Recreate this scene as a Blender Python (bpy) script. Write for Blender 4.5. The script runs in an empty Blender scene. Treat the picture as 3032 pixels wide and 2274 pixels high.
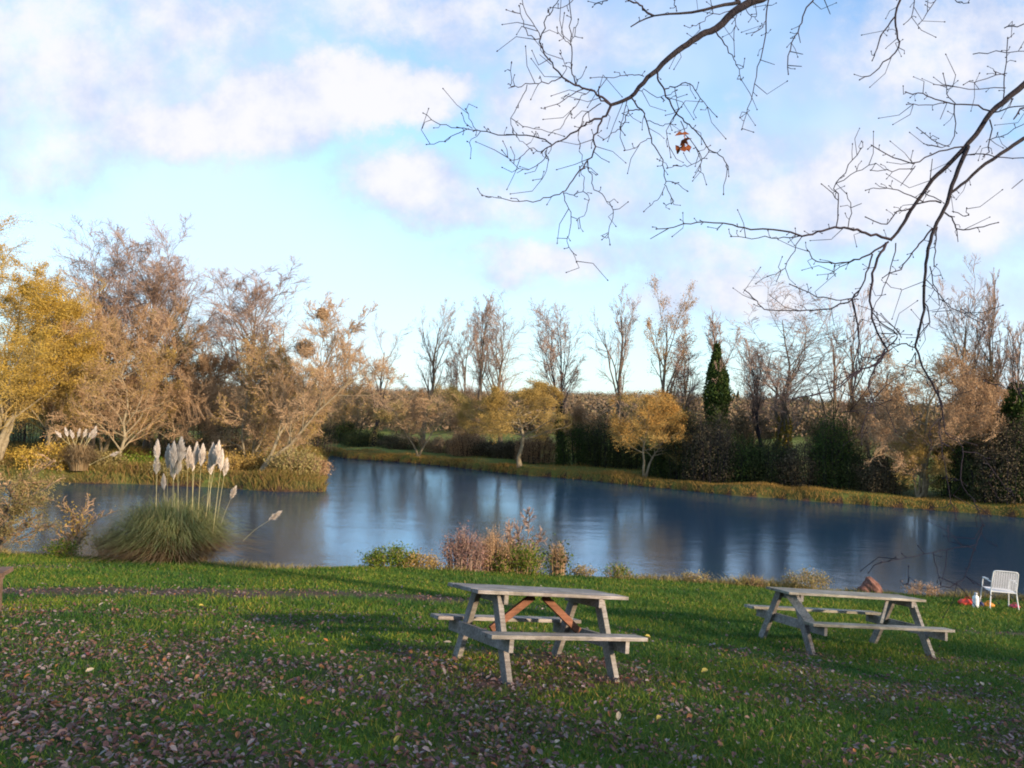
import bpy, math
import numpy as np
from mathutils import Matrix, Vector
rng = np.random.default_rng(7)
C = bpy.context.scene.collection
SC = bpy.context.scene

# ------------------------------------------------------------------ camera, sky, sun, exposure
CZ = 5.1                                   # eye above the pond surface (z = 0)
FPX = 790.0
nF, nR = 0.027, 0.026                      # slight upward pitch, slight roll
F = np.array([0, math.sqrt(1-nF*nF), nF]); R_ = np.array([0, -nR*nF/F[1], nR]); R_[0] = math.sqrt(1-R_[1]**2-R_[2]**2)
U_ = np.cross(R_, F)
cam_d = bpy.data.cameras.new('camera'); cam = bpy.data.objects.new('camera', cam_d); C.objects.link(cam); SC.camera = cam
cam_d.sensor_width = 36; cam_d.lens = FPX/1024*36; cam_d.clip_start = .05; cam_d.clip_end = 8000
M = Matrix.Identity(4)
for i in range(3):
    M[i][0] = R_[i]; M[i][1] = U_[i]; M[i][2] = -F[i]
M[2][3] = CZ
cam.matrix_world = M

SUN_AZ = math.radians(52)                  # right of straight behind the viewer
SUN_EL = math.radians(15)
sdir = Vector((math.sin(SUN_AZ)*math.cos(SUN_EL), -math.cos(SUN_AZ)*math.cos(SUN_EL), math.sin(SUN_EL)))
sl = bpy.data.lights.new('sun', 'SUN'); sl.energy = 5.0; sl.angle = math.radians(1.6); sl.color = (1, .80, .58)
so = bpy.data.objects.new('sun', sl); C.objects.link(so)
so.rotation_euler = sdir.to_track_quat('Z', 'Y').to_euler()

SC.view_settings.view_transform = 'Standard'; SC.view_settings.look = 'None'
SC.view_settings.exposure = 0.7; SC.view_settings.gamma = 1
SC.cycles.pixel_filter_type = 'BLACKMAN_HARRIS'; SC.cycles.filter_width = 1.9
SC.cycles.max_bounces = 6; SC.cycles.diffuse_bounces = 3; SC.cycles.transparent_max_bounces = 8
SC.cycles.use_denoising = True


class NT:                                  # tiny node-tree helper
    def __init__(s, tree): s.t = tree; s.n = tree.nodes; s.l = tree.links
    def node(s, typ, ins=None, **kw):
        n = s.n.new(typ)
        for k, v in kw.items(): setattr(n, k, v)
        for k, v in (ins or {}).items(): s.put(n.inputs[k], v)
        return n
    def put(s, sock, v):
        if isinstance(v, bpy.types.NodeSocket): s.l.new(v, sock)
        else: sock.default_value = v
    def m(s, op, a, b=0.0, c=0.0, clamp=False):
        n = s.n.new('ShaderNodeMath'); n.operation = op; n.use_clamp = clamp
        s.put(n.inputs[0], a); s.put(n.inputs[1], b); s.put(n.inputs[2], c); return n.outputs[0]
    def ss(s, v, a, b):                    # smoothstep
        n = s.node('ShaderNodeMapRange', {0: v, 1: a, 2: b}, interpolation_type='SMOOTHSTEP'); return n.outputs[0]
    def mix(s, f, a, b, bt='MIX'):
        n = s.node('ShaderNodeMix', data_type='RGBA', blend_type=bt)
        s.put(n.inputs[0], f); s.put(n.inputs[6], a); s.put(n.inputs[7], b); return n.outputs[2]
    def noise(s, vec, scale, det=3, rough=.5, **kw):
        n = s.node('ShaderNodeTexNoise', {'Scale': scale, 'Detail': det, 'Roughness': rough}, **kw)
        if vec is not None: s.put(n.inputs['Vector'], vec)
        return n
    def ramp(s, f, stops):
        n = s.n.new('ShaderNodeValToRGB'); e = n.color_ramp.elements
        while len(e) < len(stops): e.new(.5)
        for q, (p, c) in zip(e, stops): q.position = p; q.color = (*c, 1)
        s.put(n.inputs[0], f); return n.outputs[0]


w = bpy.data.worlds.new('World'); SC.world = w; w.use_nodes = True
nt = NT(w.node_tree); nt.n.clear()
sky = nt.node('ShaderNodeTexSky', sky_type='NISHITA', sun_disc=False, sun_elevation=SUN_EL, sun_rotation=math.pi-SUN_AZ,
              altitude=50, air_density=1.0, dust_density=.6, ozone_density=1.6)
tc = nt.node('ShaderNodeTexCoord'); gen = tc.outputs['Generated']
sx = nt.node('ShaderNodeSeparateXYZ', {0: gen})
yy = nt.m('MAXIMUM', nt.m('ABSOLUTE', sx.outputs[1]), .22)
zz = nt.m('MAXIMUM', sx.outputs[2], 0.0)
uu = nt.m('DIVIDE', sx.outputs[0], yy); vv = nt.m('DIVIDE', zz, yy)
uv = nt.node('ShaderNodeCombineXYZ', {0: uu, 1: vv, 2: nt.m('MULTIPLY', nt.m('LESS_THAN', sx.outputs[1], 0), 3.7)}).outputs[0]
warp = nt.noise(uv, 5.5, 7, .66)
wsep = nt.node('ShaderNodeSeparateColor', {0: warp.outputs['Color']})
wu = nt.m('ADD', uu, nt.m('MULTIPLY', nt.m('SUBTRACT', wsep.outputs[0], .5), .14))
wv = nt.m('ADD', vv, nt.m('MULTIPLY', nt.m('SUBTRACT', wsep.outputs[1], .5), .12))
def uvpx(px, py):
    d = R_*(px/2.16016-512)/FPX + F - U_*(py/2.16016-384)/FPX
    return d[0]/d[1], d[2]/d[1]
blobs = [(760,185,135,80,1.0),(880,215,120,55,.95),(600,235,170,85,1.0),(430,280,190,75,.95),(300,310,120,55,.6),
         (860,400,130,75,.85),(1000,440,190,60,.6),(1170,575,160,42,.7),(150,110,380,170,.62),(430,40,240,90,.6),
         (1130,60,260,110,.55),(1180,250,130,80,.75),(60,130,300,150,.6),(950,20,250,70,.6),(1500,560,200,40,.5),(1900,420,260,110,.85),(2130,430,200,110,.9),(1600,340,260,75,.5),
         (1600,640,190,60,.7),(2090,120,260,150,.62),(1400,420,240,70,.4),(120,330,190,80,.5),(1850,170,200,60,.35),
         (1700,520,150,40,.4),(1950,650,260,60,.5),(-300,300,200,120,.7),(2500,300,250,120,.7)]
acc = None
for (px, py, rx, ry, a) in blobs:
    u0, v0 = uvpx(px, py); ru, rv = rx*1.12/1707, ry*1.15/1707
    du = nt.m('DIVIDE', nt.m('SUBTRACT', wu, u0), ru); dv = nt.m('DIVIDE', nt.m('SUBTRACT', wv, v0), rv)
    d2 = nt.m('ADD', nt.m('MULTIPLY', du, du), nt.m('MULTIPLY', dv, dv))
    g = nt.m('MULTIPLY', nt.m('SUBTRACT', 1.0, nt.m('MULTIPLY', d2, .62)), a)
    acc = g if acc is None else nt.m('SMOOTH_MAX', acc, g, .12)
fine = nt.noise(uv, 12, 8, .66).outputs[0]
den = nt.m('ADD', acc, nt.m('MULTIPLY', nt.m('SUBTRACT', fine, .5), 1.15))
mask = nt.ss(den, -.10, .72)
veil = nt.ss(nt.noise(uv, 2.2, 4, .55).outputs[0], .38, .68)
# cloud shade: undersides greyer: density a little above minus density here
lit = nt.ss(nt.m('ADD', nt.m('MULTIPLY', den, .8), nt.m('MULTIPLY', nt.m('SUBTRACT', nt.noise(uv, 7, 5, .6).outputs[0], .5), 2.6)), -.15, .85)
ccol = nt.mix(lit, (.36, .42, .57, 1), (.61, .60, .635, 1))
skyc = nt.node('ShaderNodeVectorMath', {0: sky.outputs[0], 1: (.155, .205, .235)}, operation='MULTIPLY').outputs[0]
hz = nt.ss(vv, .0, .62)                    # paler towards the horizon
skyc = nt.mix(nt.m('MULTIPLY', nt.m('SUBTRACT', 1, hz), .62), skyc, (.50, .60, .68, 1))
c1 = nt.mix(nt.m('MULTIPLY', veil, .62), skyc, (.52, .58, .70, 1))
c2 = nt.mix(nt.m('MULTIPLY', mask, .95), c1, ccol)
bg = nt.node('ShaderNodeBackground', {0: c2, 1: 1.0}); out = nt.node('ShaderNodeOutputWorld')
nt.l.new(bg.outputs[0], out.inputs[0])
w.cycles.sampling_method = 'MANUAL'; w.cycles.sample_map_resolution = 512

# ------------------------------------------------------------------ geometry helpers
S22 = 2.16016
def ray(px, py):
    return R_*(px/S22-512)/FPX + F - U_*(py/S22-384)/FPX
def W(px, py, d):                          # point on the ray at forward distance d
    r = ray(px, py); return np.array([0, 0, CZ]) + r*d
def unit(v): return v/(np.linalg.norm(v, axis=-1, keepdims=True)+1e-12)

class MB:
    def __init__(s): s.v = []; s.f = []; s.k = []; s.mi = []; s.n = 0; s.sm = []
    def add(s, v, f, mi=0, smooth=False):
        v = np.asarray(v, float).reshape(-1, 3); f = np.asarray(f, np.int64)
        s.v.append(v); s.f.append((f+s.n).ravel()); s.k.append(np.full(len(f), f.shape[1])); s.mi.append(np.full(len(f), mi)); s.sm.append(np.full(len(f), smooth)); s.n += len(v)
    def build(s, name, mats, parent=None, attrs=None):
        me = bpy.data.meshes.new(name)
        if s.n:
            v = np.concatenate(s.v); f = np.concatenate(s.f); k = np.concatenate(s.k)
            me.vertices.add(len(v)); me.vertices.foreach_set('co', v.astype(np.float32).ravel())
            me.loops.add(len(f)); me.loops.foreach_set('vertex_index', f.astype(np.int32))
            me.polygons.add(len(k)); st = np.concatenate([[0], np.cumsum(k)[:-1]])
            me.polygons.foreach_set('loop_start', st.astype(np.int32))
            me.polygons.foreach_set('material_index', np.concatenate(s.mi).astype(np.int32))
            me.polygons.foreach_set('use_smooth', np.concatenate(s.sm))
            me.update(calc_edges=True)
        for m in (mats if isinstance(mats, (list, tuple)) else [mats]): me.materials.append(m)
        if attrs:
            for an, arr in attrs.items():
                at = me.attributes.new(an, 'FLOAT', 'POINT'); at.data.foreach_set('value', arr.astype(np.float32))
        o = bpy.data.objects.new(name, me); C.objects.link(o)
        if parent is not None: o.parent = parent
        return o

def tubes(mb, P, R, k=3, mi=0, cap=False):
    """P[N,m,3] polylines with radii R[N,m] as k-sided tubes"""
    N, m, _ = P.shape
    if N == 0: return
    T = np.empty_like(P); T[:, 1:-1] = P[:, 2:]-P[:, :-2]; T[:, 0] = P[:, 1]-P[:, 0]; T[:, -1] = P[:, -1]-P[:, -2]; T = unit(T)
    ref = np.where(np.abs(T[:, :1, 2:3]) > .8, np.array([1., .2, 0]), np.array([0, .1, 1.])); ref = np.broadcast_to(ref, T.shape)
    A = unit(np.cross(T, ref)); B = np.cross(T, A)
    a = np.arange(k)*2*np.pi/k
    V = P[:, :, None] + R[:, :, None, None]*(np.cos(a)[None, None, :, None]*A[:, :, None]+np.sin(a)[None, None, :, None]*B[:, :, None])
    idx = np.arange(N*m*k).reshape(N, m, k)
    q = np.stack([idx[:, :-1], np.roll(idx, -1, 2)[:, :-1], np.roll(idx, -1, 2)[:, 1:], idx[:, 1:]], -1).reshape(-1, 4)
    mb.add(V, q, mi, k > 3)
    if cap:
        mb.add(V[:, 0], np.arange(N*k).reshape(N, k)[:, ::-1], mi); mb.add(V[:, -1], np.arange(N*k).reshape(N, k), mi)

def polytube(mb, pts, r0, r1, k=6, mi=0, wob=0, cap=True, sub=3):
    """one traced polyline, smoothed with Catmull-Rom"""
    p = np.asarray(pts, float)
    if len(p) > 2 and sub > 1:
        q = np.vstack([2*p[0]-p[1], p, 2*p[-1]-p[-2]]); o = []
        for i in range(1, len(q)-2):
            for t in np.arange(sub)/sub:
                o.append(.5*((2*q[i])+(q[i+1]-q[i-1])*t+(2*q[i-1]-5*q[i]+4*q[i+1]-q[i+2])*t*t+(3*q[i]-q[i-1]-3*q[i+1]+q[i+2])*t**3))
        p = np.vstack([o, p[-1:]])
    if wob: p[1:-1] += rng.normal(0, wob, p[1:-1].shape)
    s = np.concatenate([[0], np.cumsum(np.linalg.norm(np.diff(p, axis=0), axis=1))]); s /= s[-1]
    r = r0+(r1-r0)*s**.8
    tubes(mb, p[None], r[None], k, mi, cap); return p

def grow(P, R, c, tr, ang, lenf, m, wob, trop, rf=.6, taper=.35, shape=.5, outw=0.0):
    """c children on each parent polyline"""
    N, mm, _ = P.shape
    t = (np.arange(c)[None]+rng.random((N, c)))/c; t = tr[0]+(tr[1]-tr[0])*t
    x = t*(mm-1); i = np.minimum(x.astype(int), mm-2); fr = x-i
    n = np.arange(N)[:, None]
    S = P[n, i]*(1-fr[..., None])+P[n, i+1]*fr[..., None]; T = unit(P[n, i+1]-P[n, i]); r = R[n, i]*(1-fr)+R[n, i+1]*fr
    L = np.linalg.norm(np.diff(P, axis=1), axis=2).sum(1)[:, None]
    ref = unit(rng.normal(size=S.shape)); pe = unit(np.cross(T, ref))
    if outw: pe = unit(pe+outw*np.array([1, 1, .0])*unit(np.where(True, pe, pe)))
    a = ang*(.7+.6*rng.random((N, c)))[..., None]
    D = unit(np.cos(a)*T+np.sin(a)*pe)
    l = L*lenf*(1-shape*t)*(.65+.6*rng.random((N, c)))
    S = S.reshape(-1, 3); D = D.reshape(-1, 3); l = l.ravel(); r0 = (r*rf).ravel()
    Q = [S]; st = (l/m)[:, None]
    for _ in range(m):
        D = unit(D+rng.normal(0, wob, D.shape)+np.array([0, 0, trop])); Q.append(Q[-1]+D*st)
    Q = np.stack(Q, 1); rr = r0[:, None]*(1-(1-taper)*np.linspace(0, 1, m+1))[None]
    return Q, rr

def leaves(mb, pos, size, mi=0, aspect=.5, flat=0., droop=0.):
    n = len(pos)
    if n == 0: return
    a = rng.normal(size=(n, 3)); a[:, 2] = a[:, 2]*(1-flat)-droop; a = unit(a)
    b = rng.normal(size=(n, 3)); b[:, 2] *= (1-flat); b = unit(np.cross(a, unit(b))) if not flat else unit(b-a*np.sum(a*b, 1, keepdims=True))
    s = size*(.6+.8*rng.random((n, 1)))
    V = np.stack([pos-a*s*.5, pos+b*s*aspect*.5, pos+a*s*.5, pos-b*s*aspect*.5], 1)
    mb.add(V, np.arange(n*4).reshape(n, 4), mi)

def box(mb, c, size, rot=None, mi=0, bev=0.0):
    """bevelled box: chamfered along every edge when bev > 0"""
    import bmesh
    bm = bmesh.new(); bmesh.ops.create_cube(bm, size=1); bmesh.ops.scale(bm, vec=size, verts=bm.verts)
    if bev: bmesh.ops.bevel(bm, geom=bm.edges[:], offset=bev, segments=2, affect='EDGES', profile=.6)
    bm.verts.ensure_lookup_table(); v = np.array([x.co[:] for x in bm.verts])
    if rot is not None: v = v@np.asarray(rot).T
    v = v+np.asarray(c)
    base = mb.n; mb.add(v, np.zeros((0, 4), int))
    for f in bm.faces:
        ids = np.array([[x.index for x in f.verts]]); mb.f.append((ids+base).ravel()); mb.k.append(np.array([ids.shape[1]])); mb.mi.append(np.array([mi])); mb.sm.append(np.array([False]))
    bm.free()

def beam(mb, a, b, w, h, upv=(0, 0, 1), mi=0, bev=.004):
    """bar from a to b, w across, h along upv"""
    a = np.asarray(a, float); b = np.asarray(b, float); L = np.linalg.norm(b-a); x = (b-a)/L
    z = np.asarray(upv, float); z = unit(z-x*np.dot(z, x)); y = np.cross(z, x)
    box(mb, (a+b)/2, (L, w, h), np.stack([x, y, z], 1), mi, bev)

def tag(o, label=None, cat=None, group=None, kind=None):
    if label: o['label'] = label
    if cat: o['category'] = cat
    if group: o['group'] = group
    if kind: o['kind'] = kind
    return o
def thing(name, label, cat, loc, group=None):
    o = bpy.data.objects.new(name, None); o.empty_display_size = .2; C.objects.link(o); o.location = loc
    return tag(o, label, cat, group)

def vnoise(x, y, s, seed=0):               # smooth value noise
    x = np.asarray(x, float)*s+seed*17.3; y = np.asarray(y, float)*s+seed*9.1
    xi = np.floor(x); yi = np.floor(y); fx = x-xi; fy = y-yi
    h = lambda a, b: np.modf(np.abs(np.sin(a*127.1+b*311.7+seed*.77)*43758.5453))[0]
    fx = fx*fx*(3-2*fx); fy = fy*fy*(3-2*fy)
    return (h(xi, yi)*(1-fx)+h(xi+1, yi)*fx)*(1-fy)+(h(xi, yi+1)*(1-fx)+h(xi+1, yi+1)*fx)*fy
def sstep(v, a, b):
    t = np.clip((v-a)/(b-a), 0, 1); return t*t*(3-2*t)

# ------------------------------------------------------------------ materials
def mat(name, fn, rough=.8, spec=.3, bump=None, trans=0.0):
    m = bpy.data.materials.new(name); m.use_nodes = True; t = NT(m.node_tree); t.n.clear()
    o = t.node('ShaderNodeOutputMaterial'); col = fn(t)
    b = t.node('ShaderNodeBsdfPrincipled', {'Base Color': col, 'Roughness': rough, 'Specular IOR Level': spec})
    if bump:
        pos = t.node('ShaderNodeNewGeometry').outputs['Position'] if len(bump) < 3 else t.node('ShaderNodeTexCoord').outputs['Object']
        nn = t.noise(pos, bump[0], 5, .6); bb = t.node('ShaderNodeBump', {'Strength': bump[1], 'Distance': .02, 'Height': nn.outputs[0]})
        t.l.new(bb.outputs[0], b.inputs['Normal'])
    if trans:
        tr = t.node('ShaderNodeBsdfTranslucent', {'Color': col}); mx = t.node('ShaderNodeMixShader', {0: trans})
        t.l.new(b.outputs[0], mx.inputs[1]); t.l.new(tr.outputs[0], mx.inputs[2]); t.l.new(mx.outputs[0], o.inputs[0])
    else: t.l.new(b.outputs[0], o.inputs[0])
    return m
def island_ramp(stops): return lambda t: t.ramp(t.node('ShaderNodeNewGeometry').outputs['Random Per Island'], stops)
def leafmat(name, cols, trans=.3, rough=.85):
    n = len(cols); return mat(name, island_ramp([(i/(n-1), c) for i, c in enumerate(cols)]), rough, .08, None, trans)
def noisy(c1, c2, scale, c3=None):
    def f(t):
        pos = t.node('ShaderNodeNewGeometry').outputs['Position']
        st = [(.3, c1), (.7, c2)] + ([(.85, c3)] if c3 else [])
        return t.ramp(t.noise(pos, scale, 5, .6).outputs[0], st)
    return f
M_bark_grey = mat('bark_grey', noisy((.10, .075, .055), (.22, .17, .12), 6), .9, .1, (25, .6))
M_bark_pale = mat('bark_pale', noisy((.15, .115, .07), (.30, .24, .15), 4), .9, .1, (20, .6))
M_bark_dark = mat('bark_dark', noisy((.016, .014, .020), (.045, .036, .036), 9, (.09, .085, .025)), .9, .1, (60, .7))
M_twig_brown = mat('twig_brown', island_ramp([(0, (.24, .15, .09)), (.5, (.36, .23, .125)), (1, (.46, .30, .17))]), .8, .1)
M_twig_purple = mat('twig_purple', island_ramp([(0, (.17, .115, .10)), (.5, (.27, .18, .14)), (1, (.38, .26, .18))]), .8, .1)
M_twig_gold = mat('twig_gold', island_ramp([(0, (.24, .16, .05)), (.5, (.34, .23, .07)), (1, (.44, .30, .11))]), .8, .1)
L_gold = leafmat('leaf_gold', [(.32, .19, .03), (.47, .29, .05), (.54, .36, .07), (.38, .24, .05)])
L_ochre = leafmat('leaf_ochre', [(.26, .17, .05), (.38, .25, .07), (.46, .30, .09), (.24, .17, .06)])
L_orange = leafmat('leaf_orange', [(.36, .20, .055), (.52, .27, .06), (.46, .27, .09), (.30, .18, .05)])
L_olive = leafmat('leaf_olive', [(.18, .15, .05), (.28, .22, .08), (.36, .28, .11), (.20, .16, .07)])
L_rust = leafmat('leaf_rust', [(.30, .17, .09), (.40, .24, .12), (.46, .29, .16), (.26, .16, .09)])
L_pink = leafmat('leaf_pink', [(.20, .10, .08), (.28, .15, .12), (.34, .21, .17), (.16, .10, .08)])
L_dark = leafmat('leaf_dark', [(.028, .038, .016), (.050, .065, .022), (.085, .095, .032), (.05, .05, .024)], .15)
L_darkbrown = leafmat('leaf_dark_brown', [(.07, .055, .032), (.11, .085, .048), (.15, .11, .065), (.07, .07, .035)], .15)
L_ivy = leafmat('leaf_ivy', [(.022, .042, .012), (.045, .075, .018), (.075, .10, .022), (.03, .05, .015)], .15)
L_ivygold = leafmat('leaf_ivy_gold', [(.12, .11, .02), (.22, .17, .03), (.34, .22, .04), (.10, .10, .02)], .2)
L_green = leafmat('leaf_green', [(.05, .10, .015), (.10, .16, .02), (.20, .22, .03), (.10, .12, .02)])
L_straw = leafmat('grass_straw', [(.30, .20, .06), (.42, .29, .08), (.28, .22, .05), (.20, .17, .04)], .25)
L_bank = leafmat('grass_bank', [(.20, .14, .035), (.38, .23, .06), (.26, .18, .045), (.46, .25, .09)], .25)
def lawn_col(t):
    g = t.node('ShaderNodeNewGeometry'); c = t.ramp(g.outputs['Random Per Island'], [(0, (.032, .088, .013)), (.4, (.052, .125, .016)), (.8, (.090, .165, .022)), (.93, (.17, .20, .035)), (1, (.26, .20, .08))])
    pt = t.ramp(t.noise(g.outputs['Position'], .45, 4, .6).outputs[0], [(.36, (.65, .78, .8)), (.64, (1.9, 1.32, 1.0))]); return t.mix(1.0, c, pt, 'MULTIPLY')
L_lawn = mat('grass_lawn', lawn_col, .6, .2, None, .3)

# ------------------------------------------------------------------ terrain
lip_px = [(-500, 1188), (0, 1197), (200, 1203), (400, 1212), (520, 1224), (640, 1229), (780, 1224), (950, 1232), (1200, 1243), (1400, 1252), (1600, 1264), (1850, 1278), (2212, 1296), (2700, 1315)]
def s_(x): return np.log1p(np.exp(np.clip((x+2)*2, -30, 30)))/2 - np.log1p(np.exp(np.clip((x-8)*1.2, -30, 60)))/1.2 - 2
def lawn(x, y):
    x = np.asarray(x, float); y = np.asarray(y, float)
    return CZ-1.55-.13*np.maximum(y, -7)-.06*s_(x)
def hit_lawn(px, py):
    r = ray(px, py); lo, hi = 1.0, 60.0
    for _ in range(50):
        md = (lo+hi)/2; p = r*md
        if CZ+p[2] > lawn(p[0], p[1]): lo = md
        else: hi = md
    return np.array([0, 0, CZ])+r*lo
def hit_water(px, py):
    r = ray(px, py); return r*(-CZ/r[2])
lipw = np.array([hit_lawn(*p)[:2] for p in lip_px])
def yL(x): return np.interp(x, lipw[:, 0], lipw[:, 1])+.25*(vnoise(x, x*0, 1.1, 3)-.5)
fb_px = [(720, 985), (745, 990), (830, 996), (920, 1003), (1020, 1014), (1135, 1027), (1250, 1036), (1400, 1052), (1600, 1072), (1800, 1086), (2000, 1101), (2212, 1119)]
fbw = np.array([hit_water(*p)[:2] for p in fb_px]); fbw = np.vstack([[-60, fbw[0, 1]+20], fbw, [60, 21]])
def yF(x): return np.interp(x, fbw[:, 0], fbw[:, 1])+.5*(vnoise(x, x*0, .8, 5)-.5)
is_px = [(-200, 1034), (60, 1040), (200, 1045), (330, 1048), (500, 1056), (600, 1063), (690, 1064)]
isw = np.array([hit_water(*p)[:2] for p in is_px])
def yI(x): return np.interp(x, isw[:, 0], isw[:, 1])+.5*(vnoise(x, x*0, .9, 6)-.5)
def xE(y): return -.232*y+.5*(vnoise(y, y*0, .5, 8)-.5)
def hill(x, y):
    d = np.sqrt(np.maximum(y, 0)**2+(.5*x)**2)
    return sstep(d, 170, 620)*(CZ-3+9*vnoise(x, y, .0045, 1)+4*vnoise(x, y, .012, 2))+sstep(y, 700, 1500)*6
def height(x, y):
    x = np.asarray(x, float); y = np.asarray(y, float)
    dn = yL(x)-y; df = y-yF(x); di = np.minimum(y-yI(x), xE(y)-x)
    hl = lawn(x, np.minimum(y, yL(x)))+.03*(vnoise(x, y, 1.3, 4)-.5)+.014*(vnoise(x, y, 5, 9)-.5)
    hn = -.8+(hl+.8)*sstep(dn, -1.2, .05)
    hf = -.8+(.98+.35*vnoise(x, y, .5, 11)+.25*vnoise(x, y, .12, 12)+.012*np.clip(df, 0, 90))*sstep(df, -.9, .5)
    hi_ = -.8+(1.2+.6*vnoise(x, y, .35, 13))*sstep(di, -.8, .9)
    return np.maximum(np.maximum(hn, hf), hi_)+hill(x, y)

def axis(parts):
    return np.unique(np.round(np.concatenate(parts), 4))
gx = axis([np.arange(-26, 30, .22), np.arange(-70, 70, 1.0), -np.geomspace(70, 3500, 45), np.geomspace(70, 3500, 45)])
gy = axis([np.arange(-3, 25, .22), np.arange(-30, -3, 1.5), np.arange(25, 90, .7), np.geomspace(90, 5000, 70), [-200, -90, -50]])
GX, GY = np.meshgrid(gx, gy); GZ = height(GX, GY)
nx, ny = len(gx), len(gy); I = np.arange(nx*ny).reshape(ny, nx)
mb = MB(); mb.add(np.stack([GX, GY, GZ], -1), np.stack([I[:-1, :-1], I[:-1, 1:], I[1:, 1:], I[1:, :-1]], -1).reshape(-1, 4), 0, True)
# bare / littered ground: worn line across the lawn, patch at far left, foreground litter
def path_band(x, y):
    pa = np.array([hit_lawn(*p)[:2] for p in [(-300, 1262), (25, 1275), (300, 1280), (600, 1285), (900, 1292)]])
    yc = np.interp(x, pa[:, 0], pa[:, 1]); yc = yc+.25*(vnoise(x, x*0, .6, 29)-.5); f = 1.9*np.exp(-((y-yc)/(.25+.35*vnoise(x, x*0, .9, 30)))**2)*sstep(x, 1.2, -1.5)
    pb = np.array([hit_lawn(*p)[:2] for p in [(2040, 1362), (2212, 1372), (2500, 1385)]])
    yc2 = np.interp(x, pb[:, 0], pb[:, 1]); f2 = np.exp(-((y-yc2)/.25)**2)*sstep(x, pb[0, 0]-.6, pb[0, 0]+.6)
    f = f*(.45+.8*vnoise(x, y, 1.7, 26)); f2 = f2*(.4+.8*vnoise(x, y, 1.7, 27))
    for (qx, qy, rx, ry) in ((1090, 1480, .42, .22), (1325, 1470, .35, .2), (1190, 1425, .7, .3), (1000, 1400, .3, .2), (1750, 1412, .3, .2), (2015, 1425, .3, .2)):
        c = hit_lawn(qx, qy); f = f+1.3*np.exp(-((x-c[0])/rx)**2-((y-c[1])/ry)**2)*(.4+.9*vnoise(x, y, 3.1, 28))
    c = hit_lawn(30, 1224); f3 = np.exp(-((x-c[0])/1.6)**2-((y-c[1])/.45)**2)
    return np.clip(f+f2+f3, 0, 1)
def litter(x, y):                          # 0..1 density of fallen leaves
    base = sstep(y, 12.5, 3.6)*(.30+1.5*vnoise(x, y, .55, 21)*vnoise(x, y, 1.9, 22)*1.6)
    base = base*(1+.5*sstep(x, 1, -4))*(.25+1.6*sstep(vnoise(x, y, 1.15, 34)+.5*vnoise(x, y, 3.7, 35), .45, 1.0))
    return np.clip(base+.9*path_band(x, y)*(vnoise(x, y, 2.2, 23)), 0, 1)
near = (GY < 24)
mud = np.where(near, np.clip(.85*path_band(GX, GY)*(.35+.9*vnoise(GX, GY, 2.5, 24))+.55*litter(GX, GY), 0, 1), 0)
steep = np.where(GZ < .30, 1.0, 0.0)
for _c in ((hit_lawn(1100, 1490)), (hit_lawn(1330, 1480))):
    mud = np.maximum(mud, .9*np.exp(-((GX-_c[0])/.35)**2-((GY-_c[1])/.22)**2))
far = sstep(GY, 20, 28)
def ground_col(t):
    pos = t.node('ShaderNodeNewGeometry').outputs['Position']
    A = lambda n: t.node('ShaderNodeAttribute', attribute_name=n).outputs['Fac']
    g = t.ramp(t.noise(pos, 1.3, 6, .65).outputs[0], [(.3, (.022, .062, .010)), (.5, (.038, .100, .012)), (.7, (.070, .145, .016))])
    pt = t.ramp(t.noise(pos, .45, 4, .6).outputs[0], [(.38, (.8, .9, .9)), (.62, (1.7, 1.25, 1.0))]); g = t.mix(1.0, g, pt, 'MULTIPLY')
    g2 = t.ramp(t.noise(pos, 22, 4, .7).outputs[0], [(.3, (.35, .4, .3)), (.7, (1.2, 1.2, 1.0))])
    g = t.mix(1.0, g, g2, 'MULTIPLY')
    fc = t.ramp(t.noise(pos, .05, 5, .6).outputs[0], [(.35, (.14, .12, .035)), (.5, (.06, .13, .02)), (.62, (.10, .16, .03))])
    fc = t.mix(t.noise(pos, 1.2, 4).outputs[0], fc, (.17, .14, .04, 1))
    g = t.mix(A('far'), g, fc)
    md = t.ramp(t.noise(pos, 9, 5, .7).outputs[0], [(.3, (.045, .028, .020)), (.6, (.12, .075, .05)), (.75, (.20, .13, .09))])
    g = t.mix(A('mud'), g, md)
    soil = t.ramp(t.noise(pos, 5, 5).outputs[0], [(.3, (.025, .016, .010)), (.7, (.09, .05, .028))])
    return t.mix(A('soil'), g, soil)
ground = mb.build('ground', mat('ground_surface', ground_col, .95, .1, (30, .5)), None,
                  {'mud': mud.ravel(), 'far': far.ravel(), 'soil': steep.ravel()})
tag(ground, 'sloping lawn, far bank and distant fields', kind='structure')

# pond
def water_mat():
    m = bpy.data.materials.new('pond_water'); m.use_nodes = True; t = NT(m.node_tree); t.n.clear()
    pos = t.node('ShaderNodeNewGeometry').outputs['Position']
    mp = t.node('ShaderNodeMapping', {0: pos, 3: (1, 1.3, 1)})
    a = t.noise(mp.outputs[0], 2.6, 4, .6); b = t.noise(mp.outputs[0], .55, 3, .5)
    hgt = t.m('ADD', t.m('MULTIPLY', a.outputs[0], .5), b.outputs[0])
    pat = t.ss(t.noise(t.node('ShaderNodeMapping', {0: pos, 3: (.6, 1.6, 1)}).outputs[0], .09, 3, .5).outputs[0], .38, .62)
    bp = t.node('ShaderNodeBump', {'Strength': t.m('ADD', .20, t.m('MULTIPLY', pat, .28)), 'Distance': .05, 'Height': hgt})
    b_ = t.node('ShaderNodeBsdfPrincipled', {'Base Color': (.016, .045, .085, 1), 'Specular Tint': (.72, .88, 1.0, 1), 'Roughness': .13, 'IOR': 3.2, 'Specular IOR Level': 1.0, 'Normal': bp.outputs[0]})
    o = t.node('ShaderNodeOutputMaterial'); t.l.new(b_.outputs[0], o.inputs[0]); return m
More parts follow.
